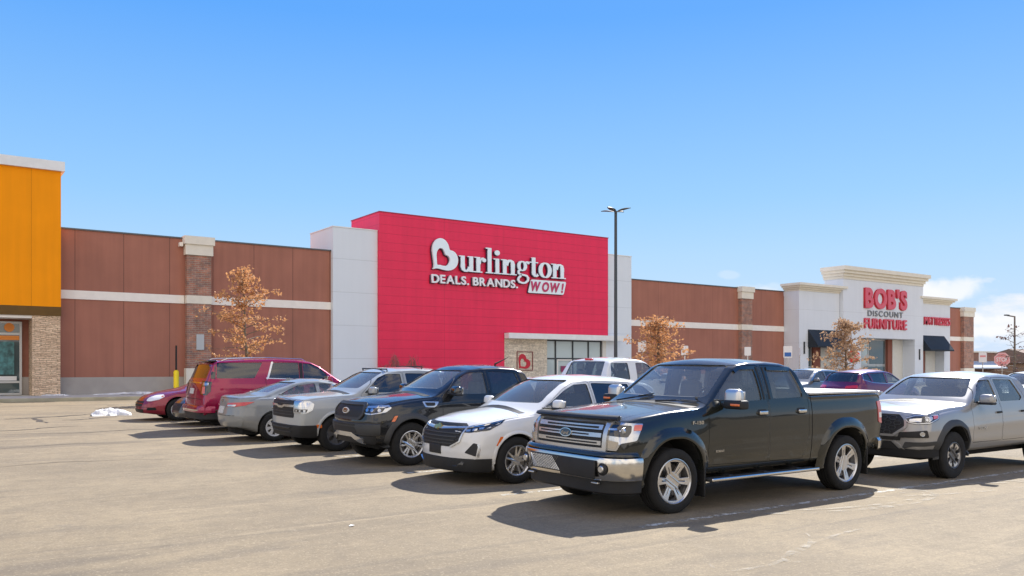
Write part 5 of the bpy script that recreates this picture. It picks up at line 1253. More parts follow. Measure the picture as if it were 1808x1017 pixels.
# --- pale grey compact pickup
V = dict(L=5.07, R=.365, rim=.225, tw=.23, wheels=(.87, 3.945), track=.92, arch=.415, wz=.03, flare=.02,
  top=[(0,.98),(.02,1.04),(.07,1.10),(.3,1.14),(.8,1.175),(1.12,1.20),(1.20,1.225),(1.30,1.29),(1.85,1.59),(2.05,1.675),(2.35,1.72),(2.9,1.735),(3.4,1.71),(3.55,1.66),(3.72,1.38),(3.78,1.24),(3.82,1.21),(5.0,1.22),(5.05,1.18),(5.07,1.1)],
  belt=[(0,.92),(.08,1.03),(.5,1.07),(1.2,1.12),(3.7,1.17),(5.07,1.17)], bot=[(0,.36),(.4,.30),(4.6,.34),(5.07,.45)],
  plan=[(0,.84),(.05,.88),(.25,.915),(.9,.92),(4.4,.92),(5.07,.90)], topw=[(0,.80),(1.15,.84),(1.3,.84),(2.0,.70),(3.5,.68),(3.75,.86),(3.82,.90),(5.07,.89)],
  crown=[(0,.03),(1.2,.04),(2.2,.05),(3.5,.05),(3.8,.012),(5.07,.012)], r=.06, nose=[(.3,.08),(.5,.01),(1.05,.02)], tail=[(.5,.05),(.8,0)], pf=.14, pt=.08, nf=.8, bow=(1.25,2.05,2.9,.14), cavity=(1.45,3.65), floor=.5,
  windows=[([(1.50,1.19),(2.42,1.20),(2.40,1.59),(2.05,1.58),(1.86,1.50)],M['glassdark']),([(2.54,1.20),(3.40,1.21),(3.36,1.59),(2.52,1.60)],M['glassdark'])],
  ws=(1.285,1.62,.70,.58,2.4), rw=(1.34,1.60,.56,.52,3.0), doors=[[(1.40,.45),(2.47,.45),(2.47,1.20),(2.45,1.63),(2.05,1.63),(1.82,1.53),(1.42,1.16)],[(2.485,.45),(3.25,.45),(3.42,.80),(3.46,1.18),(3.42,1.62),(2.46,1.635),(2.485,1.20)]],
  hood=([(.07,-.78),(.07,.78),(1.06,.82),(1.14,.5),(1.16,0),(1.14,-.5),(1.06,-.82)],.98), gaps=[([(3.80,.3),(3.812,.3),(3.812,2),(3.80,2)],'Y',-1.1,1.1)],
  wheel=WH['fives'], seats=((2.2,2.95),.60,(1.68,1.10),(1.98,1.50)), seatm=M['seatdark'])
PG = paint('pale grey paint', (.37,.39,.39), 0, .3, .18)
c = Car('pickup_truck', 'pale grey compact pickup with blocky headlights and roof bars, behind the black pickup', 'pickup truck', V, (6.2, 17.27), paint_=PG)
g = c.patch(rnd_poly([(-.60,.70),(.60,.70),(.62,1.05),(-.62,1.05)],.03), 'F', M['black'], 'grille', .006)
c.strip([(-.60,.94),(-.2,.94),(-.1,.91),(.1,.91),(.2,.94),(.60,.94)], .045, 'F', M['lampgrey'], 'grille_bar', .025, parent=g)
for z in (.76,.82,.99): c.strip([(-.57,z),(.57,z)], .015, 'F', M['grey_plastic'], 'grille_slat', .015, parent=g)
for ax in 'DE':
    h = c.patch(rnd_poly([(.47,.80),(.47,1.04),(.82,1.04),(.90,.98),(.88,.86),(.80,.80)],.02), ax, M['lampgrey'], 'headlight', .010)
    c.patch(rnd_poly([(.50,.82),(.78,.82),(.80,.88),(.50,.88)],.01), ax, M['gloss'], 'lamp_housing', .013, parent=h); c.patch(rnd_poly([(.52,.92),(.80,.92),(.80,1.01),(.52,1.01)],.01), ax, M['chrome'], 'reflector', .013, parent=h)
    for u in (.56,.65,.74): c.patch(circle(u,.85,.022,14), ax, M['lampgrey'], 'lamp_cell', .018, parent=h)
    c.patch(rnd_poly([(.93,.50),(1.02,.50),(1.02,.57),(.94,.57)],.015), ax, M['amber'], 'side_marker', .016)
c._fr = True
b_ = c.skinband([(-.03,.30),(.0,.305),(.016,.34),(.020,.47),(.016,.545),(-.006,.56)], M['black'], 'lower_bumper', .76, 70, .38)
for z in (.42,.50): c.strip([(-.5,z),(.5,z)], .02, 'F', M['grey_plastic'], 'intake_slat', .045, parent=b_)
c.flarearch(.87, .40, .455, .02, PG, None); c.flarearch(3.945, .40, .455, .02, PG, None)
c.handle(2.32, 1.02, PG, c.doors[0]); c.handle(3.3, 1.02, PG, c.doors[1]); c.mirror(1.62, 1.24, .14, .24, .17, yo=.05)
c.box_part('underbody', M['inner'], [(.4,4.8,-.55,.55,.25,.45)], .03)
bm = bmesh.new()
for x in (2.15, 3.0): tube(bm, [c.onskin('T',x,-.60,.0), c.onskin('T',x,-.60,.05), c.onskin('T',x,.60,.05), c.onskin('T',x,.60,0)], .016, 6)
rk = obj('roof_bar', bm, M['black'], c.root)
c.patch([(1.12,-.72),(1.12,.72),(1.22,.74),(1.21,0),(1.22,-.74)], 'T', M['black'], 'cowl_panel', .004)

# --- grey saloon seen from behind
K = dict(L=4.63, R=.325, rim=.205, tw=.215, wheels=(.95, 3.65), track=.885, arch=.375, wz=.02, flare=.02,
  top=[(0,.62),(.04,.74),(.12,.82),(.5,.90),(1.0,.965),(1.15,.99),(1.30,1.07),(1.75,1.29),(2.05,1.385),(2.4,1.43),(2.75,1.425),(3.1,1.375),(3.5,1.26),(3.9,1.115),(4.05,1.075),(4.35,1.055),(4.5,1.05),(4.57,1.02),(4.61,.92),(4.63,.8)],
  belt=[(0,.58),(.1,.74),(.5,.83),(1.2,.90),(2.5,.94),(3.6,.98),(4.2,.985),(4.63,.86)], bot=[(0,.26),(.3,.19),(4.2,.20),(4.63,.34)],
  plan=[(0,.76),(.06,.82),(.3,.87),(1.0,.885),(3.9,.885),(4.3,.86),(4.55,.82),(4.63,.78)], topw=[(0,.60),(1.1,.78),(1.2,.78),(2.1,.56),(3.0,.54),(3.9,.66),(4.2,.70),(4.63,.66)],
  crown=[(0,.06),(1.1,.06),(2.2,.05),(3.3,.06),(4.1,.03),(4.63,.03)], r=.07, nose=[(.2,.08),(.5,0),(.9,.1)], tail=[(.25,.12),(.45,.02),(.6,.0),(.8,.05),(1.05,.03)], pf=.40, pt=.34, nf=1.1, nt=1.1, bow=(1.25,2.1,2.8,.18), rbow=(3.0,3.4,4.0,.14), cavity=(1.45,3.95), floor=.42,
  windows=[([(1.62,1.00),(2.50,1.00),(2.48,1.315),(2.25,1.31),(2.02,1.24)],M['glass']),([(2.58,1.00),(3.30,1.04),(3.46,1.08),(3.30,1.15),(3.02,1.27),(2.57,1.32)],M['glass'])],
  ws=(1.08,1.36,.64,.50,2.2), rw=(1.115,1.345,.60,.50,2.9), rwg=M['glass'], doors=[], crease=[(.84,.014,.03),(.50,-.012,.08)], wheel=WH['cover'], seats=((2.25,2.80),.36,(1.75,.93),(2.05,1.27)), seatm=M['seat'], seatk=.86)
PC = paint('mid grey paint', (.22,.232,.235), .0, .4, .2)
c = Car('saloon_car', 'mid grey saloon parked tail out between the pale grey pickup and the tall red car', 'car', K, (5.75, 20.0), True, paint_=PC)
for ax in 'HI':
    h = c.patch(rnd_poly([(.24,.80),(.30,.885),(.62,.90),(.96,.915),(.80,.835),(.52,.80)],.02), ax, M['redlens'], 'tail_light', .012)
    c.patch(rnd_poly([(.28,.805),(.30,.84),(.58,.85),(.54,.81)],.01), ax, M['lampgrey'], 'reversing_lamp', .016, parent=h)
    c.patch(rnd_poly([(.60,.42),(.70,.36),(.78,.52),(.62,.52)],.02), ax, PC, 'bumper_crease', .012)
c.patch(rnd_poly([(-.17,.64),(.17,.64),(.17,.80),(-.17,.80)],.02), 'B', M['plate'], 'licence_plate', .014); c.patch([(-.26,.61),(.26,.61),(.24,.83),(-.24,.83)], 'B', PC, 'plate_recess', .003)
c.patch([(.07*math.cos(t_), .93+.035*math.sin(t_)) for t_ in [2*math.pi*k/24 for k in range(24)]], 'B', M['lampgrey'], 'emblem', .012)
c.patch([(-.6,.22),(.6,.22),(.56,.33),(-.56,.33)], 'B', M['black'], 'diffuser', .008)
c.strip([(-.60,.995),(.60,.995)], .008, 'B', M['inner'], 'boot_seam', .002); c.strip([(-.62,.60),(.62,.60)], .010, 'B', M['inner'], 'bumper_seam', .002)
for ax in 'LR':
    c.strip([(1.55,.99),(2.5,.985),(3.32,1.03),(3.50,1.08)], .014, ax, M['black'], 'window_trim', .006); c.strip([(2.54,.35),(2.54,.98)], .008, ax, M['inner'], 'door_seam', .002); c.strip([(3.2,.40),(3.36,.65),(3.52,1.0)], .008, ax, M['inner'], 'door_seam', .002)
bm = bmesh.new(); rbox(bm, 0, 0, 0, .16, .03, .06, .014, taper=(.5,.6)); obj('antenna', bm, PC, c.root, smooth=50, loc=c.onskin('T',3.0,0,.02))
for x in (2.40,3.25): 
    p_, n_ = c.cast('R', x, .88); c.box_part('door_handle', PC, [(x-.08,x+.08,p_.y+.005,p_.y+.035,.865,.90)], .01)
c.mirror(1.66, 1.02, .13, .20, .14, yo=.05); c.box_part('underbody', M['inner'], [(.4,4.3,-.55,.55,.15,.35)], .03)

# --- tall red sport utility seen from behind
T = dict(L=5.35, R=.40, rim=.26, tw=.275, wheels=(.95, 4.02), track=1.02, arch=.47, wz=.02, flare=.02,
  top=[(0,1.0),(.03,1.08),(.10,1.15),(.6,1.22),(1.2,1.27),(1.35,1.30),(1.5,1.38),(2.05,1.75),(2.3,1.86),(2.7,1.91),(3.3,1.93),(4.2,1.91),(4.85,1.87),(5.0,1.83),(5.06,1.78),(5.26,1.36),(5.30,1.26),(5.34,1.0),(5.35,.9)],
  belt=[(0,.94),(.1,1.06),(.6,1.14),(1.4,1.22),(3.0,1.30),(4.9,1.34),(5.35,1.2)], bot=[(0,.38),(.4,.30),(4.8,.34),(5.35,.45)],
  plan=[(0,.92),(.06,.96),(.3,1.01),(1.0,1.025),(4.7,1.02),(5.2,.99),(5.35,.96)], topw=[(0,.86),(1.3,.94),(1.5,.94),(2.3,.78),(4.9,.75),(5.26,.84),(5.35,.84)],
  crown=[(0,.05),(1.3,.06),(2.4,.05),(5.35,.04)], r=.08, nose=[(.3,.08),(.5,0),(1.1,.05)], tail=[(.4,.04),(.65,0),(1.3,.03)], pf=.2, pt=.12, bow=(1.45,2.3,3.0,.14), cavity=(1.7,5.05), floor=.6,
  windows=[([(1.85,1.36),(2.64,1.36),(2.62,1.78),(2.36,1.77),(2.14,1.66)],M['glassdark']),([(2.76,1.37),(3.62,1.39),(3.46,1.80),(2.74,1.80)],M['glassdark']),([(3.98,1.39),(4.95,1.39),(4.90,1.79),(3.72,1.80)],M['glassdark'])],
  ws=(1.40,1.78,.80,.64,2.6), rw=(1.39,1.74,.72,.66,4.2), doors=[], crease=[(1.20,.012,.04),(.75,-.01,.1)], wheel=WH['six'], seats=((2.55,3.4),.82,(1.95,1.26),(2.3,1.66)), seatm=M['seatdark'])
PR = paint('dark red paint', (.30,.002,.050), .3, .22, .08, (.2,.12,.1))
c = Car('sport_utility_car', 'tall dark red utility car with chrome window strip, tail out beside the grey saloon', 'car', T, (5.86, 23.03), True, paint_=PR)
for ax in 'HI':
    h = c.patch(rnd_poly([(.54,.98),(.78,.96),(.86,1.06),(.86,1.30),(.54,1.33)],.02), ax, M['gloss'], 'tail_light', .012); c.patch(rnd_poly([(.60,1.0),(.72,1.0),(.72,1.18),(.60,1.18)],.02), ax, M['pinklens'], 'lamp_cell', .016, parent=h); c.patch(rnd_poly([(.60,1.20),(.80,1.21),(.80,1.27),(.60,1.28)],.01), ax, M['lampgrey'], 'lamp_cell', .016, parent=h)
c.strip([(-.56,1.27),(.56,1.27)], .035, 'B', M['chrome'], 'tailgate_trim', .012)
c.patch([(-.17,.98),(.17,.98),(.17,1.12),(-.17,1.12)], 'B', M['plate'], 'licence_plate', .012); c.strip([(-.78,.86),(.78,.86)], .012, 'B', M['inner'], 'tailgate_seam', .002)
c._fr = False
c.band(c.plan(5.40, 5.0, 1.0, 5, 2.2, fr=False), [(-.03,.50),(.01,.52),(.02,.64),(.0,.68),(-.04,.69),(-.06,.60)], PR, 'rear_bumper'); c.band(c.plan(5.41, 4.9, 1.0, 5, 2.2, fr=False), [(-.03,.56),(.015,.565),(.018,.59),(-.03,.60)], M['chrome'], 'bumper_trim'); c.band(c.plan(5.36, 4.9, .98, 5, 2.2, fr=False), [(-.03,.33),(.005,.35),(.012,.54),(-.03,.55),(-.06,.45)], M['black'], 'lower_bumper')
c.box_part('rear_spoiler', M['gloss'], [(4.86,5.09,-.68,.68,1.815,1.86)], .02)
for ax in 'LR':
    c.strip([(3.66,1.37),(3.62,1.40),(3.47,1.79),(3.44,1.81)], .05, ax, M['chrome'], 'pillar_trim', .010); c.strip([(1.8,1.35),(2.6,1.345),(3.66,1.385)], .02, ax, M['chrome'], 'window_trim', .008)
    c.strip([(2.70,1.37),(2.68,1.79)], .09, ax, M['black'], 'pillar_trim', .004); c.strip([(5.03,1.38),(4.97,1.80)], .10, ax, M['gloss'], 'pillar_trim', .005)
    c.strip([(2.69,.5),(2.69,1.34)], .008, ax, M['inner'], 'door_seam', .002); c.strip([(3.5,.55),(3.62,.8),(3.70,1.38)], .008, ax, M['inner'], 'door_seam', .002)
bm = bmesh.new()
for y in (-.66,.66): tube(bm, [c.onskin('T',2.5,y,.0), c.onskin('T',2.6,y,.045), c.onskin('T',3.6,y,.045), c.onskin('T',4.6,y,.045), c.onskin('T',4.75,y,.0)], .016, 6)
obj('roof_rail', bm, M['chrome'], c.root)
c.mirror(2.0, 1.36, .15, .26, .2, yo=.06); c.flarearch(4.02, .45, .50, .012, PR, None); c.box_part('underbody', M['inner'], [(.4,5.0,-.6,.6,.22,.45),(4.6,5.25,-.8,.8,.30,.45)], .03)

# --- sedan hidden behind the sport utility (its shadow shows) and the dark red sedan
I_ = dict(L=5.09, R=.335, rim=.215, tw=.22, wheels=(1.02, 3.83), track=.915, arch=.385, wz=.02, flare=.015,
  top=[(0,.58),(.05,.70),(.15,.77),(.5,.86),(1.1,.955),(1.3,1.0),(1.5,1.08),(2.0,1.34),(2.25,1.42),(2.6,1.475),(3.1,1.47),(3.5,1.40),(3.9,1.22),(4.15,1.10),(4.3,1.07),(4.95,1.03),(5.05,.98),(5.09,.8)],
  belt=[(0,.54),(.1,.68),(.5,.80),(1.3,.91),(3.0,.96),(4.3,.99),(5.09,.85)], bot=[(0,.24),(.3,.19),(4.7,.22),(5.09,.34)],
  plan=[(0,.72),(.08,.80),(.35,.89),(1.0,.92),(4.2,.925),(4.8,.90),(5.09,.84)], topw=[(0,.58),(1.25,.80),(1.4,.80),(2.3,.58),(3.3,.56),(4.1,.70),(5.09,.70)],
  crown=[(0,.06),(1.3,.06),(2.4,.05),(5.09,.04)], r=.08, nose=[(.2,.06),(.35,0),(.5,.02),(.8,.14)], tail=[(.3,.05),(.6,0),(1.0,.05)], pf=.42, pt=.25, nf=1.2, bow=(1.4,2.2,3.0,.2), rbow=(3.4,3.9,4.4,.15), cavity=(1.7,4.1), floor=.45,
  windows=[([(1.85,1.03),(2.70,1.03),(2.68,1.36),(2.45,1.35),(2.2,1.27)],M['glass']),([(2.80,1.03),(3.55,1.05),(3.68,1.12),(3.45,1.28),(2.78,1.36)],M['glass'])],
  ws=(1.10,1.38,.66,.52,2.4), rw=(1.15,1.38,.62,.52,3.2), doors=[], wheel=WH['cover'], seats=((2.4,3.0),.38,(1.95,.96),(2.3,1.3)), seatk=.88)
c = Car('saloon_car', 'dark saloon hidden between the two red cars, only its shadow in view', 'car', I_, (6.0, 25.42), paint_=paint('charcoal paint', (.03,.032,.035), .3))
c.patch(rnd_poly([(-.4,.42),(.4,.42),(.45,.62),(-.45,.62)],.03), 'F', M['black'], 'grille', .006)
for ax in 'DE': c.patch(rnd_poly([(.45,.62),(.50,.72),(.95,.80),(.90,.70),(.6,.62)],.02), ax, M['lampgrey'], 'headlight', .008)
PR2 = paint('plum red paint', (.24,.006,.030), .3, .28, .12, (.2,.12,.1))
c = Car('saloon_car', 'small dark red saloon with pale headlight, nose out beside the snow pile', 'car', I_, (5.48, 27.83), paint_=PR2)
g = c.patch(rnd_poly([(-.42,.44),(.42,.44),(.46,.60),(-.46,.60)],.03), 'F', M['black'], 'grille', .006); c.strip([(-.45,.525),(.45,.525)], .02, 'F', PR2, 'grille_bar', .018, parent=g); c.patch([(-.05,.51),(.05,.51),(.06,.545),(-.06,.545)], 'F', M['gold'], 'emblem', .024, parent=g)
c.patch([(-.48,.26),(.48,.26),(.5,.36),(-.5,.36)], 'F', M['black'], 'lower_intake', .008); c.strip([(-.7,.41),(.7,.41)], .010, 'F', M['inner'], 'bumper_seam', .002)
for ax in 'DE':
    h = c.patch(rnd_poly([(.50,.60),(.52,.70),(.70,.775),(.93,.80),(1.02,.74),(.92,.655),(.68,.60)],.05), ax, M['white'], 'headlight', .010); c.patch(rnd_poly([(.92,.72),(.98,.73),(.98,.76),(.92,.76)],.01), ax, M['amber'], 'turn_signal', .014, parent=h)
    c.patch(rnd_poly([(.56,.33),(.86,.34),(.84,.42),(.60,.42)],.02), ax, M['inner'], 'fog_recess', .005)
c.mirror(1.80, 1.06, .13, .2, .14, yo=.05)

# --- silver mid-size pickup on the right
A = dict(L=5.39, R=.385, rim=.215, tw=.26, wheels=(.93, 4.165), track=.935, arch=.46, wz=.03, flare=.02, steer=R(0),
  top=[(0,.99),(.03,1.05),(.10,1.105),(.4,1.16),(.9,1.20),(1.26,1.225),(1.36,1.25),(1.46,1.32),(1.95,1.60),(2.15,1.68),(2.4,1.725),(2.9,1.745),(3.3,1.73),(3.46,1.68),(3.55,1.55),(3.66,1.26),(3.70,1.24),(3.74,1.24),(5.30,1.26),(5.36,1.22),(5.39,1.1)],
  belt=[(0,.90),(.10,1.01),(.5,1.07),(1.3,1.13),(1.8,1.16),(3.7,1.19),(5.39,1.21)], bot=[(0,.50),(.4,.42),(4.9,.44),(5.39,.58)],
  plan=[(0,.84),(.06,.89),(.25,.925),(.9,.932),(4.8,.932),(5.39,.90)], topw=[(0,.76),(1.3,.85),(1.45,.845),(2.15,.70),(3.4,.68),(3.62,.86),(3.72,.915),(5.39,.90)],
  crown=[(0,.04),(1.3,.045),(2.2,.05),(3.4,.05),(3.7,.012),(5.39,.012)], r=.08, nose=[(.3,.12),(.5,.03),(.75,0),(1.05,.06)], tail=[(.5,.05),(.8,0)], pf=.22, pt=.08, bow=(1.4,2.15,2.9,.14), cavity=(1.6,3.52), floor=.58,
  windows=[([(1.66,1.215),(2.47,1.225),(2.45,1.605),(2.16,1.60),(1.98,1.51)],M['glass']),([(2.58,1.23),(3.30,1.235),(3.40,1.29),(3.24,1.60),(2.57,1.61)],M['glass'])],
  ws=(1.315,1.635,.74,.58,2.4), rw=(1.34,1.60,.58,.54,2.9), doors=[[(1.52,.56),(2.53,.56),(2.53,1.22),(2.51,1.645),(2.16,1.64),(1.93,1.53),(1.54,1.16)],[(2.545,.56),(3.38,.56),(3.48,.8),(3.50,1.20),(3.34,1.63),(2.52,1.65),(2.545,1.22)]],
  hood=([(.09,-.74),(.09,.74),(1.22,.82),(1.30,.5),(1.32,0),(1.30,-.5),(1.22,-.82)],.96), gaps=[([(3.71,.3),(3.722,.3),(3.722,2),(3.71,2)],'Y',-1.1,1.1)],
  crease=[(lambda x: .80+.02*x,.010,.03),(.62,-.012,.05)], wheel=WH['trail'], star=True, seats=((2.3,2.95),.62,(1.78,1.13),(2.08,1.52)), seatm=M['seatdark'])
PS = paint('silver paint', (.32,.315,.305), .25, .28, .2)
c = Car('pickup_truck', 'silver pickup with black honeycomb grille and dark fender flares at the right edge', 'pickup truck', A, (12.94, 8.15), paint_=PS)
gq = rnd_poly([(-.40,.72),(.40,.72),(.58,.86),(.56,.98),(.46,1.06),(-.46,1.06),(-.56,.98),(-.58,.86)],.03)
g = c.patch(gq, 'F', M['black'], 'grille', .008)
for r_ in range(4):
    for k in range(-3, 4):
        u = k*.15+(.075 if r_ % 2 else 0); z = .765+.075*r_
        if abs(u) < .44+(.05 if r_ else -.1): c.strip([(u-.058,z),(u-.035,z+.028),(u+.035,z+.028),(u+.058,z),(u+.035,z-.028),(u-.035,z-.028)], .010, 'F', M['grey_plastic'], 'grille_cell', .020, True, parent=g)
c.strip(gq, .035, 'F', PS, 'grille_surround', .022, True, parent=g)
for ax in 'DE':
    hp = [(.49,.925),(.455,1.00),(.60,1.045),(1.0,1.06),(.98,.985),(.81,.912),(.62,.902)]
    h = c.patch(rnd_poly(hp,.015), ax, M['gloss'], 'headlight', .010); c.strip(rnd_poly(offp(hp,-.014),.02), .012, ax, M['satin'], 'lamp_rim', .015, True, parent=h); c.patch(rnd_poly([(.74,.935),(.80,.94),(.87,.99),(.86,1.03),(.74,1.02)],.02), ax, M['satin'], 'reflector', .013, parent=h)
    c.patch(rnd_poly([(.52,.945),(.53,.985),(.70,1.0),(.68,.94)],.01), ax, M['chrome'], 'reflector', .014, parent=h); c.patch(circle(.77,.975,.035,18), ax, M['gloss'], 'projector', .014, parent=h); c.patch(circle(.77,.975,.024,18), ax, M['lampgrey'], 'lamp_cell', .018, parent=h); c.patch(rnd_poly([(.88,.985),(.96,1.0),(.97,1.04),(.89,1.035)],.01), ax, M['pinklens'], 'turn_signal', .014, parent=h)
    c.patch(rnd_poly([(.36,.685),(.38,.77),(.76,.815),(.79,.70)],.02), ax, M['black'], 'fog_recess', .012); c.patch(circle(.69,.755,.034,18), ax, M['lampgrey'], 'fog_light', .020)
    c.patch(rnd_poly([(.42,.50),(.56,.55),(.92,.58),(.96,.64),(.60,.62),(.46,.62)],.01), ax, M['grey_plastic'], 'bumper_corner', .014)
c.patch([(-.5,.64),(.5,.64),(.52,.70),(-.52,.70)], 'F', M['black'], 'bumper_slot', .010)
c.patch([(-.48,.50),(.48,.50),(.36,.62),(-.36,.62)], 'F', M['black'], 'lower_intake', .012); c.strip([(-.56,.49),(-.40,.63)], .03, 'F', PS, 'intake_edge', .018); c.strip([(.56,.49),(.40,.63)], .03, 'F', PS, 'intake_edge', .018)
c._fr = True; c.band(c.plan(.06, .5, .88, 4, 2.2), [(-.02,.36),(.02,.38),(.02,.50),(-.02,.52),(-.06,.5)], M['inner'], 'air_dam')
c.flarearch(.93, .45, .555, .035, M['grey_plastic'], None, sq=.03); c.flarearch(4.165, .45, .555, .035, M['grey_plastic'], None, sq=.03)
c.handle(2.42, 1.05, M['black'], c.doors[0], .13, .035); c.handle(3.28, 1.05, M['black'], c.doors[1], .13, .035); c.mirror(1.80, 1.285, .15, .25, .17, yo=.05)
c.text('TACOMA', 'L', 1.82, .80, .045, M['lampgrey'], 'door_badge', wd=.30, off=.02)
c.box_part('underbody', M['inner'], [(.5,5.0,-.6,.6,.30,.5)], .03); c.patch([(1.28,-.74),(1.28,.74),(1.40,.76),(1.38,0),(1.40,-.76)], 'T', M['black'], 'cowl_panel', .004)

# --- white pickup facing away in the second row
U = dict(F); U['wheel'] = WH['twelve']; U['doors'] = []; U['hood'] = None; U['gaps'] = []; U['steer'] = 0
U['rw'] = (1.46,1.83,.70,.64,3.0); U['rwg'] = M['glass']
c = Car('pickup_truck', 'white crew cab pickup facing away, its cab seen over the roof of the white crossover', 'pickup truck', U, (12.33, 16.95), True, paint_=PW); c.root.scale = (1.03, 1.03, 1.03)
c.box_part('brake_lamp', M['redlens'], [(3.40,3.46,-.14,.14,1.865,1.905)], .01)
for ax in 'LR': c.strip([(2.75,.6),(2.75,1.36)], .01, ax, M['inner'], 'door_seam', .002)
c.mirror(1.83, 1.42, .15, .27, .24, yo=.09)
for ax in 'HI': c.patch(rnd_poly([(.62,.93),(.78,.98),(.80,1.30),(.62,1.31)],.02), ax, M['redlens'], 'tail_light', .012)

# --- purple crossover, grey crossover and white car in the far row
Y_ = dict(Q); Y_['doors'] = []; Y_['hood'] = None; Y_['rw'] = (1.20,1.53,.66,.56,3.6); Y_['wheel'] = WH['ten']
PP = paint('plum paint', (.13,.012,.060), .35, .28, .1, (.2,.15,.16))
c = Car('crossover_car', 'plum purple crossover facing away, seen over the bed of the large dark pickup', 'car', Y_, (27.25, 18.6), True, paint_=PP)
for ax in 'LR': c.strip([(1.5,1.13),(2.5,1.12),(3.50,1.17),(3.98,1.27),(3.84,1.48),(3.45,1.535),(2.5,1.56)], .018, ax, M['chrome'], 'window_trim', .008)
for ax in 'HI': c.patch(rnd_poly([(.36,.96),(.42,1.05),(.80,1.08),(.78,.98)],.03), ax, M['redlens'], 'tail_light', .012)
c.box_part('licence_plate', M['plate'], [(4.64,4.66,-.16,.16,.78,.92)], .005)
PD = paint('steel grey paint', (.17,.18,.19), .3, .28, .1)
c = Car('crossover_car', 'steel grey crossover with bright window outline just left of the plum purple crossover', 'car', Y_, (27.9, 21.9), paint_=PD)
for ax in 'LR': c.strip([(1.5,1.13),(2.5,1.12),(3.50,1.17),(3.98,1.27),(3.84,1.48),(3.45,1.535),(2.5,1.56),(2.15,1.53),(1.95,1.45),(1.5,1.14)], .022, ax, M['chrome'], 'window_trim', .010)
c.mirror(1.66, 1.20, .14, .23, .15, yo=.06); c.patch(rnd_poly([(-.5,.6),(.5,.6),(.56,.84),(-.56,.84)],.04), 'F', M['black'], 'grille', .008)
for ax in 'DE': c.patch(rnd_poly([(.50,.80),(.51,.86),(1.0,.95),(.92,.84)],.012), ax, M['lampgrey'], 'headlight', .008)
c = Car('crossover_car', 'white car roof showing at the right edge behind the silver pickup', 'car', Y_, (28.0, 13.2), paint_=PW)
c.mirror(1.66, 1.20, .14, .23, .15, yo=.06)

# ---------------------------------------------------------------- street furniture, trees, far things
def thing(name, label, cat, loc, group=None):
    t = empty(name, loc); return tag(t, label, cat, group)
pole_m = mat('dark pole paint', (.045, .055, .065), .5)
t = thing('lot_light', 'tall dark light pole with four flat lamp heads in front of the red store', 'light pole', (30.3, 33.7, gz(33.7)), 'lot light poles')
bm = bmesh.new(); tube(bm, [(0,0,.7),(0,0,9.85)], [.10,.075], 12); obj('pole', bm, pole_m, t, smooth=40)
bm = bmesh.new(); tube(bm, [(0,0,-.1),(0,0,.7)], .30, 20); obj('pole_base', bm, MB['stripe'], t, smooth=40)
def lamp_head(a, t, lift=.0):
    bm = bmesh.new(); n_ = 9; rows = []
    for i in range(n_):
        u = i/(n_-1); x = .10+.78*u; wd = .03+.15*math.sin(math.pi*min(1, u*1.02)**.75)**.8 if 0 < u < 1 else .03; z = .02+.10*math.sin(u*math.pi*.55); th = .015+.022*math.sin(math.pi*u)
        rows.append([bm.verts.new((x, y*wd, z+dz*th)) for y, dz in ((-1,0),(-.6,1),(.6,1),(1,0),(.6,-.6),(-.6,-.6))])
    for p, q in zip(rows, rows[1:]):
        for j in range(6): bm.faces.new((p[j], p[(j+1) % 6], q[(j+1) % 6], q[j]))
    bm.faces.new(rows[0]); bm.faces.new(rows[-1][::-1]); bmesh.ops.recalc_face_normals(bm, faces=bm.faces)
    o = obj('lamp_head', bm, pole_m, t, smooth=50, loc=(0,0,9.80+lift)); o.rotation_euler = (0, 0, a); return o
for k in range(4): lamp_head(R(20+90*k), t)
t = thing('lot_light', 'thin far light pole with a single arm near the right edge', 'light pole', (79.4, 36.0, gz(36)), 'lot light poles')
bm = bmesh.new(); tube(bm, [(0,0,0),(0,0,6.1)], [.11,.07], 8); tube(bm, [(0,0,6.05),(-.7,.3,6.15)], .06, 6); obj('pole', bm, mat('brown pole', (.18,.15,.13), .6), t)
obj('lamp_head', bx((-1.1,-.6,.15,.40,6.12,6.22)), pole_m, t)

t = thing('bollard', 'yellow bollard before the brown wall with a thin black pole rising from it', 'bollard', (10.75, 45.0, ZB))
bm = bmesh.new(); tube(bm, [(0,0,0),(0,0,1.12),(0,0,1.18),(0,0,1.21)], [.13,.13,.09,.02], 20); obj('sleeve', bm, MB['yellow'], t, smooth=40)
bm = bmesh.new(); tube(bm, [(0,0,1.2),(0,0,2.45)], .045, 8); obj('sign_pole', bm, M['black'], t)

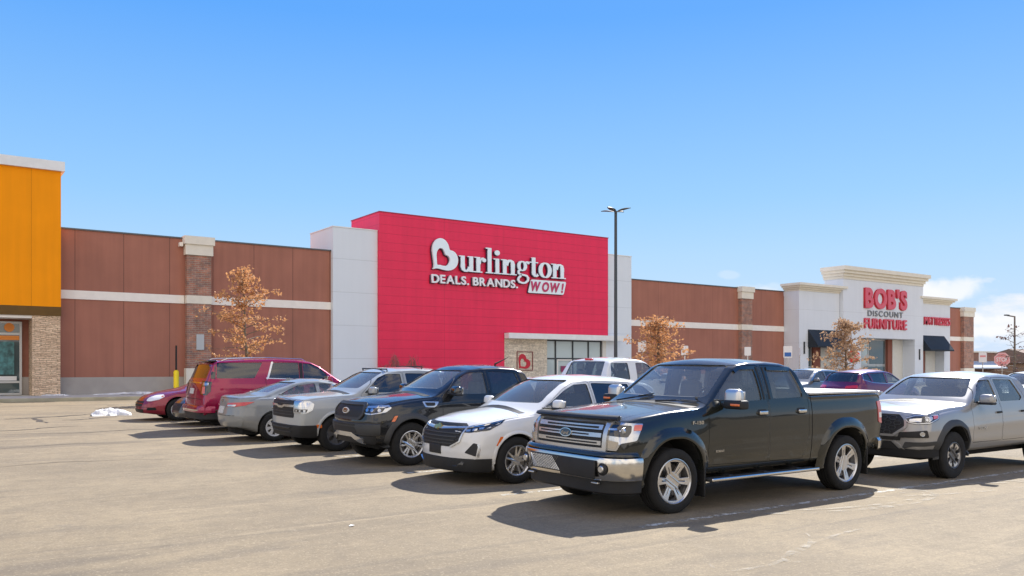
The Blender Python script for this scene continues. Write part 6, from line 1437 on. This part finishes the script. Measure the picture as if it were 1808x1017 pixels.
def sign(label, loc, h, shape, fc, name='road_sign', ph=None, rz=R(-90+55), txt=None, txm=None, size=.6, group=None):
    t = thing(name, label, 'sign', loc, group); t.rotation_euler = (0, 0, rz+R(90-90))
    bm = bmesh.new(); tube(bm, [(0,.03,0),(0,.03,h+size*.4)], .03, 8); obj('post', bm, M['lampgrey'], t)
    if shape == 'oct': pts = [(size/2*math.cos(R(22.5+45*k))*1.08, h+size/2*math.sin(R(22.5+45*k))*1.08) for k in range(8)]
    else: pts = rnd_poly([(-size*.36,h-size/2),(size*.36,h-size/2),(size*.36,h+size/2),(-size*.36,h+size/2)], .04)
    me = prism(pts, 'Y', -.008, -.001); link('sign_face', me, fc, t)
    if shape == 'oct': link('sign_border', prism([(x*.93, h+(z-h)*.93) for x, z in pts], 'Y', -.011, -.009), txm, t); link('sign_field', prism([(x*.88, h+(z-h)*.88) for x, z in pts], 'Y', -.014, -.012), fc, t)
    if txt:
        me = glyph(txt, 1, .5, .02); xs = [v.co.x for v in me.vertices]; zs = [v.co.y for v in me.vertices]; k = size*.30/(max(zs)-min(zs)); kx = size*.72/(max(xs)-min(xs))
        for v in me.vertices: v.co = ((v.co.x-(min(xs)+max(xs))/2)*kx, -.016-(v.co.z+.5)*.004, h+(v.co.y-(min(zs)+max(zs))/2)*k)
        link('sign_text', me, txm, t)
    return t
fr_ = mat('faded stop red', (.66,.26,.27), .5); sw = mat('sign white', (.72,.72,.74), .5); sb = mat('sign blue', (.03,.12,.40), .5)
sign('faded red octagonal stop sign before the far brown building', (54.4, 25.4, gz(25.4)), 2.15, 'oct', fr_, 'stop_sign', txt='STOP', txm=sw, size=.85, rz=R(-62))
t = sign('small white notice board left of the faded stop sign', (58.0, 28.3, gz(28.3)), 2.3, 'rect', sw, size=.65, rz=R(-62)); link('sign_stripe', prism([(-.17,2.32),(.17,2.32),(.17,2.44),(-.17,2.44)], 'Y', -.012, -.009), fr_, t)
t = sign('small blue and white parking sign at the left corner of the furniture store', (37.8, 28.5, gz(28.5)), 2.45, 'rect', sw, size=.62, rz=R(-45)); link('sign_symbol', prism([(-.17,2.2),(.17,2.2),(.17,2.42),(-.17,2.42)], 'Y', -.012, -.009), sb, t)
sign('narrow white sign right of the blue and white parking sign', (39.4, 28.9, gz(28.9)), 2.50, 'rect', sw, size=.45, rz=R(20))
sign('tiny white sign plate on a post over the roof of the white pickup facing away', (26.0, 27.2, gz(27.2)), 2.55, 'rect', sw, size=.50, rz=R(-45))
sign('short white sign plate over the windscreen of the large dark pickup', (29.6, 28.1, gz(28.1)), 2.42, 'rect', sw, size=.45, rz=R(-45))
sign('short white sign plate before the brick pilaster right of the red store', (33.0, 27.2, gz(27.2)), 2.42, 'rect', sw, size=.42, rz=R(-45))
t = thing('stop_sign', 'bright red stop sign half hidden in the orange leaved tree at the furniture store', 'sign', (41.4, 27.0, gz(27))); t.rotation_euler = (0, 0, R(-30))
bm = bmesh.new(); tube(bm, [(0,.03,0),(0,.03,2.6)], .03, 8); obj('post', bm, M['lampgrey'], t)
rb = mat('bright stop red', (.75,.03,.02), .4)
link('sign_face', prism([(.36*math.cos(R(22.5+45*k)), 2.25+.36*math.sin(R(22.5+45*k))) for k in range(8)], 'Y', -.01, 0), sw, t); link('sign_field', prism([(.37*math.cos(R(22.5+45*k)), 2.25+.37*math.sin(R(22.5+45*k))) for k in range(8)], 'Y', -.014, -.011), rb, t)
me = glyph('STOP', .26, .002, .01); me.transform(Matrix.Translation((-.29, -.016, 2.16)) @ Matrix.Rotation(R(90), 4, 'X')); link('sign_text', me, sw, t)

# trees keeping their dry leaves through winter
bark = mat('grey bark', (.16,.13,.10), .9, var=.3, vscale=8)
def leafmat(name, c1, c2):
    m = mat(name, c1, .7); n = m.node_tree.nodes; l = m.node_tree.links; b = n['Principled BSDF']
    tc = n.new('ShaderNodeTexCoord'); q = n.new('ShaderNodeTexWhiteNoise'); g_ = n.new('ShaderNodeTexNoise'); g_.inputs['Scale'].default_value = 9; l.new(tc.outputs['Object'], g_.inputs['Vector'])
    mr = n.new('ShaderNodeMapRange'); mr.inputs[1].default_value = .35; mr.inputs[2].default_value = .65; l.new(g_.outputs['Fac'], mr.inputs[0])
    mx = n.new('ShaderNodeMix'); mx.data_type = 'RGBA'; mx.inputs[6].default_value = (*c1, 1); mx.inputs[7].default_value = (*c2, 1); l.new(mr.outputs[0], mx.inputs[0]); l.new(mx.outputs[2], b.inputs['Base Color'])
    tl = n.new('ShaderNodeBsdfTranslucent'); l.new(mx.outputs[2], tl.inputs[0]); ms = n.new('ShaderNodeMixShader'); ms.inputs[0].default_value = .35; l.new(b.outputs[0], ms.inputs[1]); l.new(tl.outputs[0], ms.inputs[2]); l.new(ms.outputs[0], n['Material Output'].inputs[0]); return m
LM = leafmat('dry orange leaves', (.70,.37,.17), (.45,.24,.11)); LM2 = leafmat('dry brown leaves', (.54,.36,.22), (.36,.23,.14)); LM3 = leafmat('dark dry leaves', (.16,.09,.08), (.10,.06,.06))
def tree(label, x, y, h, zlow, rad, leafm, seed, nb=26, dens=1.0, lean=0, leaf=.10, base_h=None):
    rg = random.Random(seed); t = thing('oak_tree', label, 'tree', (x, y, gz(y)), 'young lot trees holding dry leaves')
    bm = bmesh.new(); lf = bmesh.new(); pts = [(lean*z/h+.05*math.sin(z*1.7), .04*math.sin(z*1.3+1), z) for z in [h*i/8 for i in range(9)]]
    tube(bm, pts, [.09*(1-.85*i/8) for i in range(9)], 8)
    def leaf_at(p, k):
        for _ in range(k):
            q = p+Vector((rg.gauss(0, .10), rg.gauss(0, .10), rg.gauss(0, .07))); a = Vector((rg.gauss(0,1), rg.gauss(0,1), rg.gauss(0,1))).normalized(); b = a.orthogonal().normalized(); c_ = a.cross(b); s_ = leaf*rg.uniform(.6, 1.3)
            b2 = (b*math.cos(3*rg.random())+c_*math.sin(2*rg.random())).normalized(); c2 = a.cross(b2)
            v = [lf.verts.new(q+b2*s_*u+c2*s_*w_*.55+a*s_*d) for u, w_, d in ((-.7,0,0),(-.1,-.8,.15),(.8,0,.0),(-.1,.8,.15))]
            lf.faces.new((v[0], v[1], v[2])); lf.faces.new((v[0], v[2], v[3]))
    for i in range(nb):
        f = (i+.5)/nb; z = zlow+(h-zlow)*f**.92; L_ = rad*(1-f)**.62*rg.uniform(.55, 1.12)+.22; a = i*2.4+rg.uniform(-.4, .4); up = rg.uniform(.05, .45)+.5*f
        p0 = Vector((lean*z/h, 0, z)); d = Vector((math.cos(a), math.sin(a), up)).normalized(); br = [p0]
        for k in range(1, 6): d = (d+Vector((rg.gauss(0,.10), rg.gauss(0,.10), -.06+rg.gauss(0,.06)))).normalized(); br.append(br[-1]+d*L_/5)
        tube(bm, br, [.026*(1-f*.5)*(1-.17*k) for k in range(6)], 5)
        for k in range(1, 6):
            for _ in range(2):
                if rg.random() < .92*dens:
                    e = br[k]+Vector((rg.gauss(0,.16), rg.gauss(0,.16), rg.gauss(0,.08))); tube(bm, [br[k], e], [.009,.004], 4)
                    if rg.random() < .90*dens: leaf_at(e, int(rg.uniform(5, 13)*dens))
    obj('trunk', bm, bark, t, smooth=60); obj('crown', lf, leafm, t)
    return t
tree('young oak with dry orange leaves before the brown wall left of the red store', 12.2, 37.9, 5.8, 1.7, 2.0, LM, 3, 38, .92, -.35, leaf=.11)
tree('young oak with dry orange leaves before the brown wall right of the red store', 24.6, 24.8, 3.55, 1.2, 1.3, LM, 11, 28, 1.0, leaf=.09)
tree('young oak with brown leaves in front of the furniture store', 40.2, 26.6, 3.95, 1.2, 1.5, LM2, 23, 30, 1.0, -.2, leaf=.105)
tree('thin nearly bare young oak with a few dark leaves at the far right edge', 43.2, 19.6, 3.5, 1.2, 1.2, LM3, 31, 16, .42, leaf=.10)

tw = mat('reddish bare twigs', (.30, .13, .12), .85, var=.3, vscale=5)
for lab, x, h_, r_, sd_ in (('left taller bare reddish shrub in front of the red wall', 22.35, 2.05, .62, 1), ('right taller bare reddish shrub in front of the red wall', 23.55, 1.95, .60, 2), ('low bare shrub at the left foot of the red wall', 21.75, 1.45, .40, 3), ('low bare shrub between the two taller shrubs at the red wall', 22.98, 1.35, .42, 4), ('low bare shrub right of the taller shrubs at the red wall', 24.1, 1.45, .40, 5)):
    rg = random.Random(sd_); bm = bmesh.new()
    for k in range(46):
        a = rg.uniform(0, 6.28); rr_ = r_*rg.uniform(.25, 1); q0 = Vector((.08*math.cos(a), .08*math.sin(a), 0)); q1 = Vector((rr_*math.cos(a), rr_*math.sin(a), h_*rg.uniform(.35, .6))); q2 = Vector((rr_*.35*math.cos(a+.3), rr_*.35*math.sin(a+.3), h_*rg.uniform(.75, 1)))
        tube(bm, [q0, q1, q2], [.020, .014, .006], 4)
        for _ in range(2): e = q1.lerp(q2, rg.random()); tube(bm, [e, e+Vector((rg.gauss(0, .10), rg.gauss(0, .10), rg.uniform(.05, .25)))], [.010, .005], 3)
    o = obj('bare_shrub', bm, tw, loc=(x, 43.6, .52)); tag(o, lab, 'shrub', 'bare shrubs along the red wall')

# snow
def lump(name, label, x, y, z, sx, sy, h, seed):
    rg = random.Random(seed); bm = bmesh.new(); n_ = 34; g_ = []
    ph = [(rg.uniform(2, 9), rg.uniform(2, 9), rg.uniform(0, 6), rg.uniform(.05, .25)) for _ in range(9)]
    for i in range(n_+1):
        row = []
        for j in range(n_+1):
            u, v = 2*i/n_-1, 2*j/n_-1; r = math.hypot(u, v); q = sum(a*math.sin(fx*u+fy*v+p) for fx, fy, p, a in ph); rr = 1+.25*math.sin(3*math.atan2(v, u)+seed)+.12*math.sin(7*math.atan2(v, u))
            hh = max(0, 1-(r/rr)**1.5); zz = h*hh**.7*(1+.5*q)+rg.uniform(-.02, .03)*(hh > 0); row.append(bm.verts.new((u*sx, v*sy, max(zz, 0)-.01 if hh > 0 else -.03)))
        g_.append(row)
    for i in range(n_):
        for j in range(n_):
            vs = (g_[i][j], g_[i+1][j], g_[i+1][j+1], g_[i][j+1])
            if any(v.co.z > -.02 for v in vs): bm.faces.new(vs)
    for v in [v for v in bm.verts if not v.link_faces]: bm.verts.remove(v)
    o = obj(name, bm, MB['snow'], None, smooth=60, loc=(x, y, z)); return tag(o, label, 'snow')
lump('snow_pile', 'melting snow pile on the asphalt beside the small dark red saloon', 5.25, 30.9, gz(30.9), .6, .6, .20, 3)
lump('snow_pile', 'thin strip of snow at the foot of the brown wall', 9.0, 45.05, .52, 2.2, .22, .08, 8)
lump('snow_pile', 'scrap of snow at the foot of the stone pier', 5.3, 44.5, .52, .6, .18, .06, 5)
# litter
lt = mat('paper scrap', (.75,.75,.72), .8)
for lab, x, y in (('white paper scrap on the asphalt left of the large dark pickup shadow', 4.0, 8.9), ('small white scrap on the bare asphalt in the foreground', 2.3, 7.0)):
    bm = bmesh.new(); v = [bm.verts.new(p) for p in ((0,0,.012),(.10,.01,.02),(.11,.06,.012),(.05,.075,.03),(.0,.05,.012))]; bm.faces.new(v); r_ = bmesh.ops.extrude_face_region(bm, geom=bm.faces[:]); bmesh.ops.translate(bm, verts=[q for q in r_['geom'] if isinstance(q, bmesh.types.BMVert)], vec=(0,0,.003))
    bmesh.ops.scale(bm, verts=bm.verts, vec=(.6, .6, .6)); tag(obj('paper_scrap', bm, lt, loc=(x, y, gz(y))), lab, 'litter', 'paper scraps on the asphalt')

# far building, its awnings and the flag
t = thing('far_shop_building', 'low brown building with blue grey awning and pale peaked roof far off at the right', 'building', (124, 62, .4))
fb = mat('far brown wall', (.26,.14,.10), .85, var=.1); fa = mat('blue grey metal roof', (.36,.42,.50), .6)
P('wall', fb, (112, 127.5, 60.5, 75, .3, 4.0), parent=t); P('wall_cap', MB['cream'], (111.8, 127.7, 60.3, 75.2, 4.003, 4.2), parent=t)
bm = bmesh.new(); v = [bm.verts.new(p) for p in ((112,60.49,2.8),(127.2,60.49,2.8),(127.2,58.6,1.9),(112,58.6,1.9),(112,60.49,1.7),(127.2,60.49,1.7),(127.2,58.6,1.7),(112,58.6,1.7))]
for f in ((0,3,2,1),(3,7,6,2),(1,2,6,5),(0,4,7,3),(4,5,6,7)): bm.faces.new([v[i] for i in f])
o = obj('awning', bm, fa, None); o.parent = t; o.matrix_parent_inverse = t.matrix_basis.inverted()
bm = bmesh.new(); v = [bm.verts.new(p) for p in ((117.5,64,4.2),(126.5,64,4.2),(126.5,72,4.2),(117.5,72,4.2),(122,66.5,6.4),(122,69.5,6.4))]
for f in ((0,1,4),(1,2,5,4),(2,3,5),(3,0,4,5)): bm.faces.new([v[i] for i in f])
o = obj('peaked_roof', bm, fa, None); o.parent = t; o.matrix_parent_inverse = t.matrix_basis.inverted()
t = thing('far_house', 'small far house with tan gable at the very right edge', 'building', (133, 56, .4))
P('wall', mat('tan wall', (.34,.24,.17), .85), (130, 142, 53, 66, .3, 2.5), parent=t)
bm = bmesh.new(); v = [bm.verts.new(p) for p in ((129.5,52.5,2.5),(142.5,52.5,2.5),(142.5,66.5,2.5),(129.5,66.5,2.5),(129.5,59.5,4.6),(142.5,59.5,4.6))]
for f in ((0,1,5,4),(1,2,5),(2,3,4,5),(3,0,4)): bm.faces.new([v[i] for i in f])
o = obj('roof', bm, mat('brown shingle', (.20,.14,.11), .9), None); o.parent = t; o.matrix_parent_inverse = t.matrix_basis.inverted()
t = thing('flag', 'small blue flag on a pole beyond the end of the parade', 'flag', (110.6, 56.0, .4))
bm = bmesh.new(); tube(bm, [(0,0,0),(0,0,7.2)], .05, 6); obj('pole', bm, M['lampgrey'], t)
bm = bmesh.new(); rows = []
for i in range(9):
    u = i/8; rows.append([bm.verts.new((.05+1.3*u, .12*math.sin(u*7), 7.1-.12*u-k*(.9-.2*u)*.5)) for k in (0, 1, 2)])
for p, q in zip(rows, rows[1:]):
    for j in range(2): bm.faces.new((p[j], p[j+1], q[j+1], q[j]))
obj('flag_cloth', bm, mat('flag blue', (.03,.06,.30), .7), t)
